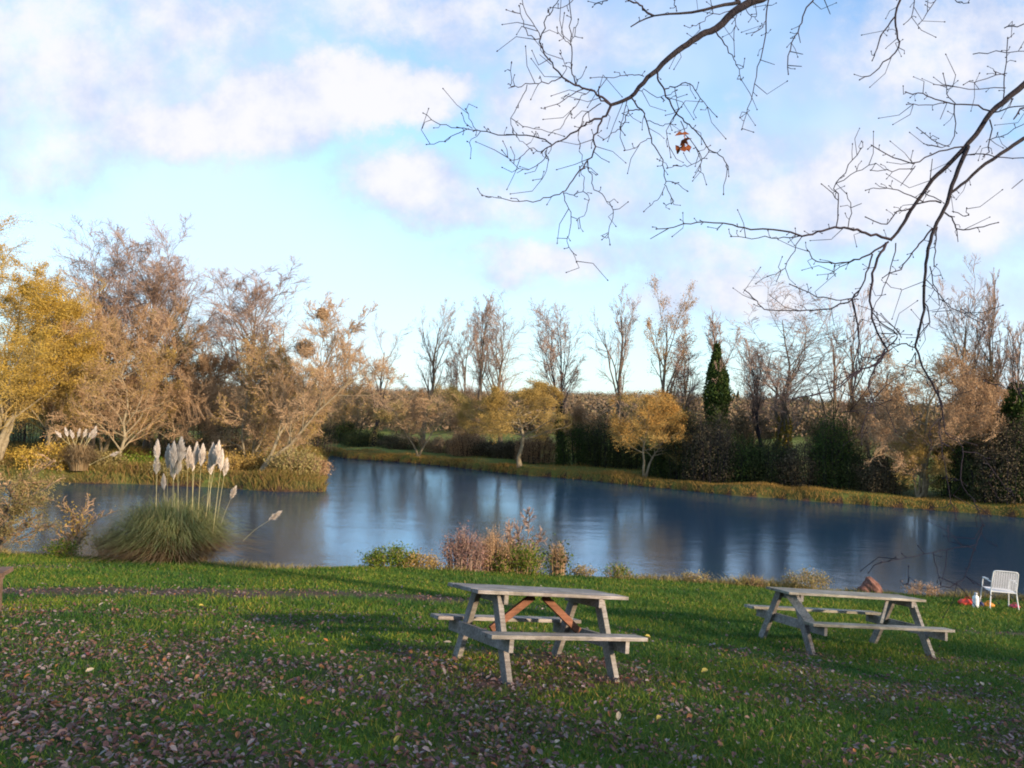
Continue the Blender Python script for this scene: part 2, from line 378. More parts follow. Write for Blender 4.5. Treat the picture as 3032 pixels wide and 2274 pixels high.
mb = MB(); mb.add([(-90, 8, 0), (75, 8, 0), (75, 100, 0), (-90, 100, 0)], [[0, 1, 2, 3]])
tag(mb.build('pond_water', water_mat()), 'blue rippled pond between lawn and far bank', kind='structure')

# ------------------------------------------------------------------ grass, litter
def frustum_pts(n, y0, y1, powr, pad=.6):
    y = y0+(y1-y0)*rng.random(n)**powr; x = (rng.random(n)*2-1)*(.66*y+pad); return x, y
def blades(mb, x, y, z, h, wd, lean=.5, mi=0, seg=1):
    n = len(x); a = rng.random(n)*6.283; b = np.stack([np.cos(a), np.sin(a), 0*a], 1)*np.asarray(wd).reshape(-1, 1)*.5
    p = np.stack([x, y, z], 1); ld = rng.normal(0, lean, (n, 2)); h = np.asarray(h)*(.6+.8*rng.random(n))
    tip = p+np.stack([ld[:, 0]*h, ld[:, 1]*h, h], 1)
    if seg == 1: mb.add(np.stack([p-b, p+b, tip], 1), np.arange(3*n).reshape(n, 3), mi)
    else:
        md = p+(tip-p)*.5; md[:, 2] += h*.12
        mb.add(np.stack([p-b, p+b, md+b*.7, tip, md-b*.7], 1), np.arange(5*n).reshape(n, 5), mi)
mb = MB()
x, y = frustum_pts(300000, 2.2, 22.5, 1.15)
k = (y < yL(x)+.15) & (rng.random(len(x)) > .95*path_band(x, y)) & (rng.random(len(x)) > .35*litter(x, y)); x, y = x[k], y[k]
pat = vnoise(x, y, .9, 31)
blades(mb, x, y, height(x, y)-.005, .022+.03*pat+.0012*y, .005+.0009*y, .55)
tag(mb.build('grass', L_lawn), 'short green grass covering the sloping lawn', 'grass', kind='stuff')

def leaf_mesh(mb, pos, size, mi=0):        # curled leaf: six-point outline folded along the midrib
    n = len(pos); a = rng.random(n)*6.283; s = (size*(.45+1.1*rng.random(n)**1.5))[:, None]
    d = np.stack([np.cos(a), np.sin(a), rng.normal(0, .35, n)], 1); e = np.stack([-np.sin(a), np.cos(a), rng.normal(0, .35, n)], 1)
    up = np.array([0, 0, 1.]); cu = (.05+.25*rng.random(n))[:, None]
    V = np.stack([pos-d*s*.5, pos-d*s*.15+e*s*.3+up*s*cu, pos+d*s*.25+e*s*.26+up*s*cu, pos+d*s*.55+up*s*.08, pos+d*s*.25-e*s*.26+up*s*cu, pos-d*s*.15-e*s*.3+up*s*cu], 1)
    i = np.arange(n)[:, None]*6
    mb.add(V, np.concatenate([i+np.array([[0, 3, 2, 1]]), i+np.array([[0, 5, 4, 3]])]), mi)
M_litter = leafmat('leaf_litter', [(.06, .03, .028), (.12, .06, .055), (.19, .10, .08), (.09, .045, .04), (.24, .17, .165), (.28, .12, .05), (.12, .07, .075), (.34, .27, .25), (.06, .03, .025)], .12, .42)
mb = MB(); x, y = frustum_pts(105000, 2.2, 20.5, 1.35)
k = (y < yL(x)-.1) & (rng.random(len(x)) < litter(x, y)*.80+.014); x, y = x[k], y[k]
leaf_mesh(mb, np.stack([x, y, height(x, y)+.018+.014*rng.random(len(x))], 1), .036)
tag(mb.build('leaf_litter', M_litter), 'brown and mauve fallen leaves strewn over the lawn', 'leaf litter', kind='stuff')

# ------------------------------------------------------------------ trees
def ellip(P, hw, H, z0): return P
def tree(name, label, cat, px, y, top_px, hw_px, bark, twig, kind='bare', leaf=None, nleaf=0, lsize=.1, lean=(0, 0), dens=1.0, stems=1,
         clear=.25, ang=.6, trop=.10, group=None, loc=None, H=None, hw=None, tr_r=None, ivy=None, ivy_to=.6, ivy_r=.4, droop=0., seed=None, limbs=None, zsink=.15, trunk_mat=None, squash=1.0, shp=.36):
    if loc is None:
        r = ray(px, 900); x = r[0]/r[1]*y; r2 = ray(px, top_px)
        z0 = float(height(x, y))-zsink; H = CZ+r2[2]/r2[1]*y-z0; hw = hw_px/S22/FPX*y; loc = (x, y, z0)
    root = thing(name, label, cat, loc, group)
    m0 = 7
    zt = np.linspace(0, 1, m0+1)
    Ps = []
    for s in range(stems):
        a = rng.random()*6.28; sp = 0 if stems == 1 else hw*.42
        q = np.zeros((m0+1, 3)); hh = H*(.88 if kind == 'bare' else .72)*(1 if s == 0 else .75+.2*rng.random())
        q[:, 2] = zt*hh
        q[:, 0] = lean[0]*zt**1.2+sp*math.cos(a)*zt**.9; q[:, 1] = lean[1]*zt+sp*math.sin(a)*zt**.9
        q[1:, :2] += np.cumsum(rng.normal(0, .018*H/1.0, (m0, 2)), 0)*.8
        Ps.append(q)
    P0 = np.stack(Ps); r0 = tr_r or .016*H+.03
    R0 = np.tile((r0*(1-.86*zt**.9))[None], (stems, 1))*(1 if stems == 1 else .75)
    R0[:, 0] *= 1.35
    c1 = int(round((15 if kind == 'bare' else 16)*max(.7, min(1.2, dens))/math.sqrt(stems)))
    c1 = limbs or c1
    if kind == 'bare': P1, R1 = grow(P0, R0, c1, (clear, .97), ang, .50, 6, .11, trop, .55, .25, shp)
    else:              P1, R1 = grow(P0, R0, c1, (clear, .98), ang*1.5, .60, 6, .14, trop, .55, .25, .35)
    P2, R2 = grow(P1, R1, 7, (.12, 1), .65, .48, 4, .16, trop*.7, .6, .3, .45)
    P3, R3 = grow(P2, R2, max(3, int(6*dens)), (.1, 1), .6, .55, 3, .18, trop*.5-droop, .6, .4, .4)
    P4, R4 = grow(P3, R3, max(2, int(5*dens)), (.1, 1), .6, .60, 2, .2, trop*.4-droop, .7, .5, .3)
    fine = .0030+.00008*y if True else 0
    R1 = np.maximum(R1, .012); R2 = np.maximum(R2, .011); R3 = np.maximum(R3, .0085); R4 = np.maximum(R4, .0075 if y > 30 else .003)
    # fit the crown to its real height and spread
    allp = np.concatenate([P3.reshape(-1, 3), P4.reshape(-1, 3)])
    zs = H/np.percentile(allp[:, 2], 99.6)
    cen = np.array([lean[0]*.6, lean[1]*.6]); rad = np.percentile(np.abs(allp[:, 0]-cen[0]), 95); xs = hw/max(rad, .1)
    for A in (P0, P1, P2, P3, P4):
        A[..., 2] *= zs
        wgt = np.clip(A[..., 2:3]/H*2.2, 0, 1)
        A[..., :2] = cen*wgt*(1-xs)+A[..., :2]*(1+(xs-1)*wgt) if True else A[..., :2]
        if kind != 'bare':                 # dome: pull points inside an ellipsoid
            zc = H*.56; rel = np.stack([(A[..., 0]-cen[0])/hw, (A[..., 1]-cen[1])/hw, (A[..., 2]-zc)/(H*.46*squash)], -1)
            d = np.linalg.norm(rel, axis=-1, keepdims=True); f = np.where((d > 1) & (A[..., 2:3] > H*.3), 1/d**.75, 1)
            rel = rel*f
            A[..., 0] = rel[..., 0]*hw+cen[0]; A[..., 1] = rel[..., 1]*hw+cen[1]; A[..., 2] = rel[..., 2]*(H*.46*squash)+zc
    mbt = MB(); tubes(mbt, P0, R0, 7, 0, True); tubes(mbt, P1, R1, 5)
    mbt.build('trunk' if stems < 3 else 'stems', trunk_mat or bark, root)
    mbc = MB(); tubes(mbc, P2, R2, 4); tubes(mbc, P3, R3, 3); tubes(mbc, P4, R4, 3)
    mats = [twig]
    if leaf is not None and nleaf:
        mats.append(leaf); T = P4.reshape(-1, 3)
        keep = np.clip((vnoise(T[:, 0]+T[:, 2]*.7, T[:, 1]-T[:, 2]*.6, 1.2/max(hw, .5)*2, 41)-.25)*2.0, .03, 1)
        i = rng.choice(len(T), nleaf, p=keep/keep.sum()); pos = T[i]+rng.normal(0, lsize*1.6, (nleaf, 3))
        pos = pos[pos[:, 2] > .05]
        leaves(mbc, pos, lsize, 1, .45, 0, droop*2)
    mbc.build('crown', mats, root)
    if ivy is not None:
        n = int(3200*ivy_to*H/10*max(1, (ivy_r/.4)**1.35)); t = rng.random(n)*ivy_to; xx = t*m0; i = np.minimum(xx.astype(int), m0-1); fr = (xx-i)[:, None]
        s = rng.integers(0, stems, n); c = P0[s, i]*(1-fr)+P0[s, i+1]*fr
        rr = ivy_r*((1-.72*(t/ivy_to)**1.2) if ivy_r < 1 else (.16+.84*np.clip(1-t/ivy_to, 0, 1)**.85))*(.55+.75*vnoise(t*H*1.1, s*3.0, 1.0, 77))*np.sqrt(rng.random(n)); a = rng.random(n)*6.283
        rr = rr*(.7+.5*vnoise(t*H*1.5, a*1.2, 1, 78))
        pos = c+np.stack([np.cos(a)*rr, np.sin(a)*rr, rng.normal(0, .12, n)], 1)
        mi = MB(); leaves(mi, pos, .13, 0, .8); mi.build('ivy', ivy, root)
    return root

def bank(px, e):                           # forward distance where the ray column is e metres behind the far waterline
    r = ray(px, 1000); u = r[0]/r[1]; ys = np.linspace(20, 140, 2400)
    return float(ys[np.argmax(ys-yF(u*ys) >= e)])

G1 = 'bare trees along the far bank'; G2 = 'trees on the left peninsula'; G3 = 'leafy willows at the water edge'
# --- left peninsula, from the left
tree('birch_tree', 'tall yellow leaved birch at the left edge of the photo with pale stems', 'tree', -5, 47, 505, 150, M_bark_pale, M_twig_gold, 'bare', L_gold, 120000, .085, stems=5, clear=.04, ang=.50, droop=.10, group=G2, dens=1.3, shp=.3)
tree('birch_tree', 'shorter amber leaved birch just right of the yellow one', 'tree', 105, 49, 680, 85, M_bark_pale, M_twig_gold, 'bare', L_ochre, 30000, .085, stems=3, clear=.06, droop=.1, group=G2)
tree('bare_tree', 'tall bare tree second from the left with fine upright twigs', 'tree', 195, 60, 490, 100, M_bark_grey, M_twig_purple, 'bare', clear=.35, ang=.5, group=G2, dens=1.45, limbs=24, trop=.15)
tree('bare_tree', 'tallest bare tree with broad rounded purple crown on the peninsula', 'tree', 318, 58, 483, 116, M_bark_grey, M_twig_purple, 'bare', L_rust, 1200, .09, clear=.34, ang=.62, group=G2, dens=1.6, limbs=30, trop=.17)
for (px, y, tp, hwp, lf, nl, lab) in [(165, 51, 640, 120, L_rust, 14000, 'brown twiggy willow with pale leaning stems, left of the tall trunk'),
                                 (268, 49, 690, 110, L_ochre, 11000, 'tan willow with one straight sunlit trunk behind the plumes'),
                                 (225, 55, 615, 120, L_rust, 14000, 'broad tan willow between the two tall bare crowns at the left'),
                                 (385, 54, 640, 110, L_rust, 15000, 'russet brown willow filling the middle of the peninsula'),
                                 (330, 57, 655, 110, L_olive, 11000, 'olive tan willow under the broad purple crown'),
                                 (455, 60, 740, 90, L_rust, 11000, 'low dim thicket willow between the two bare crowns'),
                                 (620, 56, 760, 80, L_ochre, 11000, 'gold brown willow behind the arching tree')]:
    tree('willow_tree', lab, 'tree', px, y, tp, hwp, M_bark_pale, M_twig_brown, 'dome', lf, int(nl*1.5), .085, stems=3 if px != 268 else 1, clear=.12, ang=.55, trop=.06, group=G2, dens=1.25, tr_r=.13)
tree('bare_tree', 'pointed bare tree with dark trunk, right of the broad purple crown', 'tree', 558, 56, 566, 95, M_bark_grey, M_twig_purple, 'bare', clear=.35, ang=.5, group=G2, dens=1.5, limbs=24, trop=.15, ivy=L_olive, ivy_to=.6, ivy_r=.35)
tree('willow_tree', 'rust and gold willow with several pale stems by the peninsula tip', 'tree', 540, 50, 725, 90, M_bark_pale, M_twig_brown, 'dome', L_ochre, 22000, .085, stems=4, clear=.12, ang=.55, trop=.06, group=G2, dens=1.3, tr_r=.11)
tree('leaning_tree', 'arching tree leaning right over the water with nest in its crown', 'tree', 560, 47.5, 630, 150, M_bark_pale, M_twig_brown, 'bare', L_ochre, 1800, .09, lean=(5.2, .5), clear=.22, ang=.75, trop=.05, stems=2, group=G2, dens=1.6, tr_r=.17)

# --- far bank willows at the water
W_ = [(905, 826, 112, 1.0, L_olive, M_twig_brown, 'greyish olive willow with two stems, leftmost of the three water edge willows', 2, 7500, 0),
      (1125, 822, 118, .9, L_ochre, M_twig_gold, 'golden olive willow on one pale leaning trunk, middle of the three water edge willows', 1, 12000, -.5),
      (1395, 840, 98, 1.6, L_orange, M_twig_gold, 'orange gold willow with thin pale trunk, right of the three water edge willows', 2, 9500, 0)]
for (px, tp, hwp, e, lf, tw, lab, st, nl, ln) in W_:
    nl = int(nl*3.2)
    y = bank(px, e); tree('willow_tree', lab, 'tree', px, y, tp, hwp, M_bark_pale, tw, 'dome', lf, nl, .085, stems=st, clear=.36, ang=.6, trop=.03, group=G3, dens=1.45, tr_r=.19 if st == 1 else .14, lean=(ln, 0), squash=.95)
# --- far bank row
rows = [  # px, e, top, hw, kind-colour, leaf, nleaf, ivy, ivy_to, ivy_r, lean, label
 (742, 16, 700, 30, 'p', None, 0, None, 0, 0, 0, 'thin bare tree at the left end of the far row'),
 (805, 9, 678, 48, 'g', None, 0, L_olive, .35, .4, 1.6, 'forked bare tree leaning right at the left end of the far bank'),
 (915, 13, 645, 55, 'p', L_rust, 500, None, 0, 0, .4, 'slim bare tree standing above the leftmost willow'),
 (985, 15, 680, 38, 'p', None, 0, None, 0, 0, 0, 'thin many stemmed bare tree in the gap between two willows'),
 (1037, 12, 634, 26, 'p', None, 0, None, 0, 0, 0, 'narrow tall pole tree left of the middle willow'),
 (1085, 14, 640, 66, 'p', L_rust, 1600, None, 0, 0, 0, 'bare tree with faint russet crown directly above the middle willow'),
 (1216, 7, 648, 62, 'g', None, 0, L_ivy, .50, .50, 0, 'bare V shaped tree with ivy wrapped trunk between two willows'),
 (1335, 12, 616, 46, 'p', L_rust, 500, None, 0, 0, 0, 'tall thin bare tree left of the golden poplar'),
 (1428, 10, 598, 56, 'o', L_orange, 6500, None, 0, 0, 0, 'tall golden leaved poplar above the orange willow'),
 (1492, 8, 690, 30, 'p', None, 0, L_ivygold, .62, .42, -.7, 'curved tree with yellowish ivy right of the golden poplar'),
 (1546, 6, 672, 36, 'g', None, 0, L_ivy, .96, 1.9, 0, 'pointed dark evergreen ivy column with bare twigs on top'),
 (1622, 15, 740, 42, 'p', None, 0, None, 0, 0, .8, 'small sparse bare tree right of the dark ivy column'),
 (1655, 9, 735, 36, 'g', None, 0, None, 0, 0, -1.6, 'dark bare stem leaning left beside the fan shaped tree'),
 (1704, 8, 585, 88, 'p', None, 0, L_ivygold, .50, .60, 0, 'large fan shaped bare tree with ivy on its lower trunk'),
 (1796, 12, 640, 34, 'p', None, 0, None, 0, 0, 0, 'slender bare tree right of the fan shaped one'),
 (1852, 13, 625, 42, 'p', None, 0, None, 0, 0, 0, 'bare tree seen behind the hanging twigs'),
 (1920, 14, 720, 46, 'p', L_rust, 700, None, 0, 0, 0, 'bare reddish tree left of the wide brown tree'),
 (2080, 7, 568, 48, 'p', None, 0, None, 0, 0, 0, 'tall bare forked tree behind the wide brown tree'),
 (2130, 6, 585, 38, 'p', None, 0, L_ivygold, .68, .50, .3, 'tall tree with golden ivy trunk, second from the right edge'),
 (2196, 4, 690, 30, 'g', None, 0, L_ivy, .82, 2.2, 0, 'broad dark ivy covered tree at the right edge'),
 (2300, 6, 620, 60, 'p', None, 0, L_ivy, .5, .6, 0, 'bare tree just beyond the right edge of the photo')]
TW = {'p': M_twig_purple, 'g': M_twig_purple, 'o': M_twig_brown}
for (px, e, tp, hwp, kc, lf, nl, iv, it, ir, ln, lab) in rows:
    y = bank(px, e)
    tree('ivy_tree' if iv is not None else 'bare_tree', lab, 'tree', px, y, tp, hwp, M_bark_dark if kc == 'g' else M_bark_grey, TW[kc], 'bare', lf, nl, .10, shp=.2+.35*rng.random(), stems=2 if px in (1216, 985, 2080) else (3 if px == 1704 else 1),
         clear=.30 if ir < 1 else .55, ang=.36+.3*rng.random(), trop=.12, group=G1, dens=.9+.35*rng.random(), limbs=int(rng.integers(8, 15)), ivy=iv, ivy_to=it or .5, ivy_r=ir or .4, lean=(ln, 0))
for (px, e, tp, hwp, lf, lab) in [(770, 12, 815, 62, L_ochre, 'gold tan scrub willow just right of the peninsula tip'), (865, 15, 825, 60, L_rust, 'tan scrub willow behind the leftmost olive willow'), (1000, 12, 835, 62, L_rust, 'tan scrub willow filling the gap left of the middle willow'),
                                  (1270, 10, 865, 52, L_rust, 'low russet scrub willow between the middle and orange willows'), (1480, 9, 850, 48, L_orange, 'golden scrub willow left of the pointed ivy column'), (1610, 8, 880, 50, L_darkbrown, 'dusky scrub willow right of the pointed ivy column'),
                                  (1765, 9, 890, 50, L_darkbrown, 'dusky scrub willow right of the fan shaped tree'), (1890, 8, 820, 62, L_rust, 'russet scrub willow left of the wide brown tree'), (2110, 8, 800, 62, L_rust, 'russet scrub willow at the foot of the golden ivy trunk')]:
    tree('scrub_willow', lab, 'tree', px, bank(px, e), tp, hwp, M_bark_grey, M_twig_brown, 'dome', lf, 13000, .09, stems=3, clear=.12, ang=.55, trop=.05, group='scrub willows behind the far bank', dens=1.1, tr_r=.1)
# wide brown tree on the right and its drooping neighbour
y = bank(2000, 3); tree('willow_tree', 'wide brown twiggy tree near the right end of the far bank', 'tree', 1995, y, 742, 150, M_bark_pale, M_twig_brown, 'dome', L_rust, 24000, .085, stems=3, clear=.15, ang=.6, trop=.0, group=G3, dens=1.3, tr_r=.2)
y = bank(1990, 2.4); tree('willow_tree', 'drooping golden brown willow touching the bank below the wide brown tree', 'tree', 1985, y, 880, 58, M_bark_pale, M_twig_gold, 'dome', L_ochre, 9000, .09, stems=3, clear=.15, ang=.6, trop=-.02, group=G3, dens=1.1, droop=.15)

# --- bushes: domes of stems and leaves
def bush(name, label, cat, loc, hw, H, leaf, n, lsize, group=None, twig=None, ntw=60, flat=.8):
    root = thing(name, label, cat, loc, group)
    m = MB(); a = rng.random(ntw)*6.283; s = np.sqrt(rng.random(ntw))
    t = np.linspace(0, 1, 5)[None, :, None]
    end = np.stack([np.cos(a)*s*hw, np.sin(a)*s*hw*flat, H*(1-.45*s*s)*(.75+.35*rng.random(ntw))], 1)[:, None]
    st = end*np.array([.72, .72, 0])
    P = st+(end-st)*t+np.array([0, 0, 1])*H*.18*np.sin(t*3.14)+rng.normal(0, .03*hw, (ntw, 5, 3))*t
    P[:, 0, 2] = -.1
    R = np.linspace(.014, .004, 5)[None]*np.ones((ntw, 1))*max(.5, min(2., H)); tubes(m, P, R, 4)
    P2, R2 = grow(P, R, 6, (.3, 1), .6, .35, 3, .2, .05, .6, .4); tubes(m, P2, np.maximum(R2, .003), 3)
    m.build('stems', twig or M_twig_brown, root)
    if n:
        T = np.concatenate([P2.reshape(-1, 3)]+[P[:, 1:].reshape(-1, 3)]*4); i = rng.integers(0, len(T), n)
        pos = T[i]*np.array([1, 1, 1])+rng.normal(0, lsize*1.8, (n, 3))*np.array([1, 1, .8]); lo = rng.random(n) < .3; pos[lo, 2] *= rng.random(lo.sum())
        if H > 1.5: q = rng.random(n) < .4; aq = rng.random(q.sum())*6.283; sq = np.sqrt(rng.random(q.sum())); pos[q] = np.stack([np.cos(aq)*sq*hw, np.sin(aq)*sq*hw*flat, H*(.02+.93*rng.random(q.sum()))*(1-.55*sq*sq)*(.8+.35*vnoise(aq*2, sq*2, 1, 7))], 1); pos = pos[pos[:, 2] > 0]
        m = MB(); leaves(m, pos, lsize, 0, .55); m.build('foliage', leaf, root)
    return root
G4 = 'dark thicket bushes behind the far bank'
bl = [(690, 13, 40, 900), (735, 11, 45, 880), (790, 10, 45, 905), (1015, 8, 42, 900), (1060, 9, 40, 930), (1165, 8, 45, 905), (1255, 6, 48, 890), (1310, 7, 45, 880),
      (1440, 6, 45, 925), (1490, 5, 45, 900), (1545, 4.5, 62, 890), (1605, 5, 50, 915), (1665, 5, 52, 930), (1735, 5, 55, 935), (1800, 4.5, 42, 885), (1850, 5, 55, 950), (1905, 4, 48, 960),
      (2075, 5, 50, 900), (2125, 4, 52, 930), (2175, 3.2, 60, 905), (2240, 4, 60, 900), (865, 9, 45, 930), (960, 9, 45, 925), (1110, 9, 40, 925), (1370, 8, 48, 920)]
used = set()
def side(px):
    marks = [(705, 'the peninsula tip'), (805, 'the leaning forked tree'), (915, 'the olive willow trunk'), (1135, 'the middle willow trunk'), (1216, 'the V shaped ivy tree'), (1392, 'the orange willow trunk'),
             (1546, 'the pointed ivy column'), (1704, 'the fan shaped tree'), (1852, 'the bare tree behind the hanging twigs'), (1990, 'the drooping willow'), (2130, 'the golden ivy trunk')]
    if px in (960, 1015): return {960: 'in the gap beside the olive willow', 1015: 'midway between the olive willow and the middle willow'}[px]
    m = min(marks, key=lambda q: abs(q[0]-px)); d = px-m[0]
    return ('left of ' if d < -28 else 'right of ' if d > 28 else 'behind ')+m[1]
for i, (px, e, hwp, tp) in enumerate(bl):
    e = e*.72 if px > 1400 else e; tp = tp+(0 if px in (1545, 1800, 1490, 2175, 2240, 2075) else 26); y = bank(px, e); r = ray(px, 900); x = r[0]/r[1]*y; z = float(height(x, y)); rt = ray(px, tp); H = max(1.2, CZ+rt[2]/rt[1]*y-z)
    sel = (i*2+i//3) % 4 if px < 1420 else i % 3; lf = [L_dark, L_darkbrown, L_ivy, L_rust][sel]; adj = ['blackish green', 'dim brownish', 'deep green', 'tan brown'][sel]
    lb = f'{adj} bush {"%.1f" % H} metres tall {side(px)}'; lb = next(q for q in (lb, lb+', the one further right', lb+', nearest the water', lb+', the widest') if q not in used); used.add(lb)
    bush('thicket_bush', lb, 'bush', (x, y, z), hwp/S22/FPX*y*1.15, H, lf, 13000, .095, G4, M_bark_dark, 60, .9)
# left hidden backdrop behind the peninsula
for i, (px, y, tp, hwp) in enumerate([(60, 66, 860, 90), (180, 68, 850, 80), (300, 70, 840, 80), (420, 66, 830, 80), (500, 64, 850, 70), (610, 66, 850, 65), (670, 70, 870, 60)]):
    r = ray(px, 900); x = r[0]/r[1]*y; z = float(height(x, y)); rt = ray(px, tp); H = CZ+rt[2]/rt[1]*y-z
    bush('thicket_bush', ['dim brown', 'shadowy brown', 'murky olive'][i % 3]+' bush deep in the peninsula '+['behind the yellow birch', 'behind the second tall tree', 'behind the broad purple crown', 'behind the russet willow', 'behind the low thicket willow', 'behind the leaning tree', 'beyond the peninsula tip'][i], 'bush', (x, y, z), hwp/S22/FPX*y, H, [L_darkbrown, L_darkbrown, L_olive][i % 3], 11000, .10, 'thicket bushes on the peninsula', M_bark_dark, 50, .9)

# --- distant woods on the hill (one far mass), conifers on the ridge
mb = MB()
def wood_trees(n, y0, y1, thr, lsz, q, rad, hmul):
    ys = rng.uniform(y0, y1, n); xs = rng.uniform(-1, 1, n)*(ys*.85+20)
    k = vnoise(xs, ys, .009, 51)+.25*vnoise(xs, ys, .04, 53) > thr; xs, ys = xs[k], ys[k]
    zs = height(xs, ys); hh = (4.5+5*vnoise(xs, ys, .06, 52))*hmul; off = rng.random(len(xs))
    for _ in range(q):
        a = rng.random(len(xs))*6.283; s = np.sqrt(rng.random(len(xs)))
        leaves(mb, np.stack([xs+np.cos(a)*s*rad, ys+np.sin(a)*s*rad, zs+hh*(.05+.9*rng.random(len(xs))*(1-.6*s*s))], 1), lsz, 0, .8)
wood_trees(6000, 260, 700, .12, .46, 135, 4.6, 1.0); wood_trees(3000, 110, 260, .40, .42, 170, 2.8, .8)
M_wood = mat('far_wood', island_ramp([(0, (.10, .075, .05)), (.4, (.17, .115, .075)), (.75, (.22, .15, .085)), (1, (.12, .11, .055))]), .9, .1)
tag(mb.build('distant_wood', M_wood), 'reddish brown leafless wood covering the distant hill', 'wood', kind='stuff')
for i, (px, hh, ww, lab) in enumerate([(1594, 10, 2.6, 'dark pointed conifer alone on the ridge line'), (1660, 7, 7, 'dark evergreen clump on the ridge left of the fan shaped tree'), (1740, 9, 8, 'broad dark evergreen clump on the ridge right of the fan shaped tree'), (1800, 8, 6, 'dark evergreen on the ridge beyond the slender bare tree')]):
    y = 420; r = ray(px, 860); x = r[0]/r[1]*y; z = float(height(x, y))
    root = thing('conifer_tree', lab, 'tree', (x, y, z), 'evergreens on the distant ridge')
    m = MB(); tubes(m, np.array([[[0, 0, -.5], [0, 0, hh*.5], [0, 0, hh*.97]]]), np.array([[.35, .22, .05]]), 6); m.build('trunk', M_bark_dark, root)
    m = MB(); nn = 1500; t = rng.random(nn); a = rng.random(nn)*6.283; rr = ww*(1-t)**(.9 if i == 0 else .4)*np.sqrt(rng.random(nn))*(.7+.4*np.sin(a*3+t*9))
    leaves(m, np.stack([np.cos(a)*rr, np.sin(a)*rr, hh*(.08+.92*t)], 1), .9, 0, .7); m.build('crown', L_dark, root)

# ------------------------------------------------------------------ bank grasses
mb = MB(); n = 26000                       # far bank fringe
x = rng.uniform(-17, 34, n); e = rng.exponential(1.5, n)-.1; y = yF(x)+e; z = height(x, y); k = z > .02
blades(mb, x[k], y[k], z[k]-.03, .06+.16*vnoise(x[k], y[k], .5, 61)**2*1.6, .03, .45, 0, 2)
tag(mb.build('bank_grass', L_bank), 'golden olive rough grass along the far bank', 'grass', kind='stuff')
mb = MB(); n = 110000                      # peninsula
y = rng.uniform(43.5, 75, n); x = xE(y)-rng.random(n)**1.2*26*np.minimum(1, 1.2); z = height(x, y); k = (z > .02)&(vnoise(x, y, .4, 62)>.12)
blades(mb, x[k], y[k], z[k]-.05, .16+.55*vnoise(x[k], y[k], .45, 63)**2, .035, .5, 0, 2)
M_pen = leafmat('grass_peninsula', [(.10, .10, .025), (.24, .15, .045), (.15, .13, .03), (.30, .16, .07), (.12, .13, .03)], .25)
tag(mb.build('peninsula_grass', M_pen), 'tall olive and rust grass covering the peninsula', 'grass', kind='stuff')
mb = MB(); n = 16000                       # lip of the lawn
x = rng.uniform(-16, 18, n); y = yL(x)+rng.normal(.12, .22, n); z = height(x, y); k = z > .1
blades(mb, x[k], y[k], z[k]-.02, .05+.16*vnoise(x[k], x[k]*0, .9, 64)**3*2.4, .016, .6, 0, 2)
tag(mb.build('shore_grass', L_olive), 'rough olive and straw grass along the near shore', 'grass', kind='stuff')

# gorse-like mounds on the peninsula front
G5 = 'low bushes on the peninsula front'
for i, (px, tp, hwp, lf, adj, where) in enumerate([(120, 960, 70, L_gold, 'yellow leaved', 'below the amber birch'), (215, 985, 55, L_olive, 'olive', 'left of the tall straight trunk'), (300, 985, 60, L_green, 'yellow green', 'directly behind the left plumes'), (385, 1000, 55, L_olive, 'olive brown', 'behind the middle plumes'),
                                            (470, 975, 60, L_ochre, 'tan', 'behind the right plumes'), (560, 985, 55, L_ochre, 'rusty tan', 'at the foot of the leaning tree'), (640, 965, 55, L_olive, 'rounded olive', 'on the peninsula tip'), (680, 1000, 30, L_rust, 'rust coloured', 'at the very end of the peninsula'), (40, 1000, 60, L_gold, 'amber', 'under the tall yellow birch')]):
    y = float(46.5 + (i % 3)*1.3); r = ray(px, 900); x = r[0]/r[1]*y; x = min(x, float(xE(y))-.6); z = float(height(x, y)); rt = ray(px, tp); H = max(.7, CZ+rt[2]/rt[1]*y-z)
    bush('low_bush', f'{adj} low bush {where}', 'bush', (x, y, z-.1), hwp/S22/FPX*y, H, lf, 4200, .12, G5, M_twig_brown, 40)

exec_parts = None
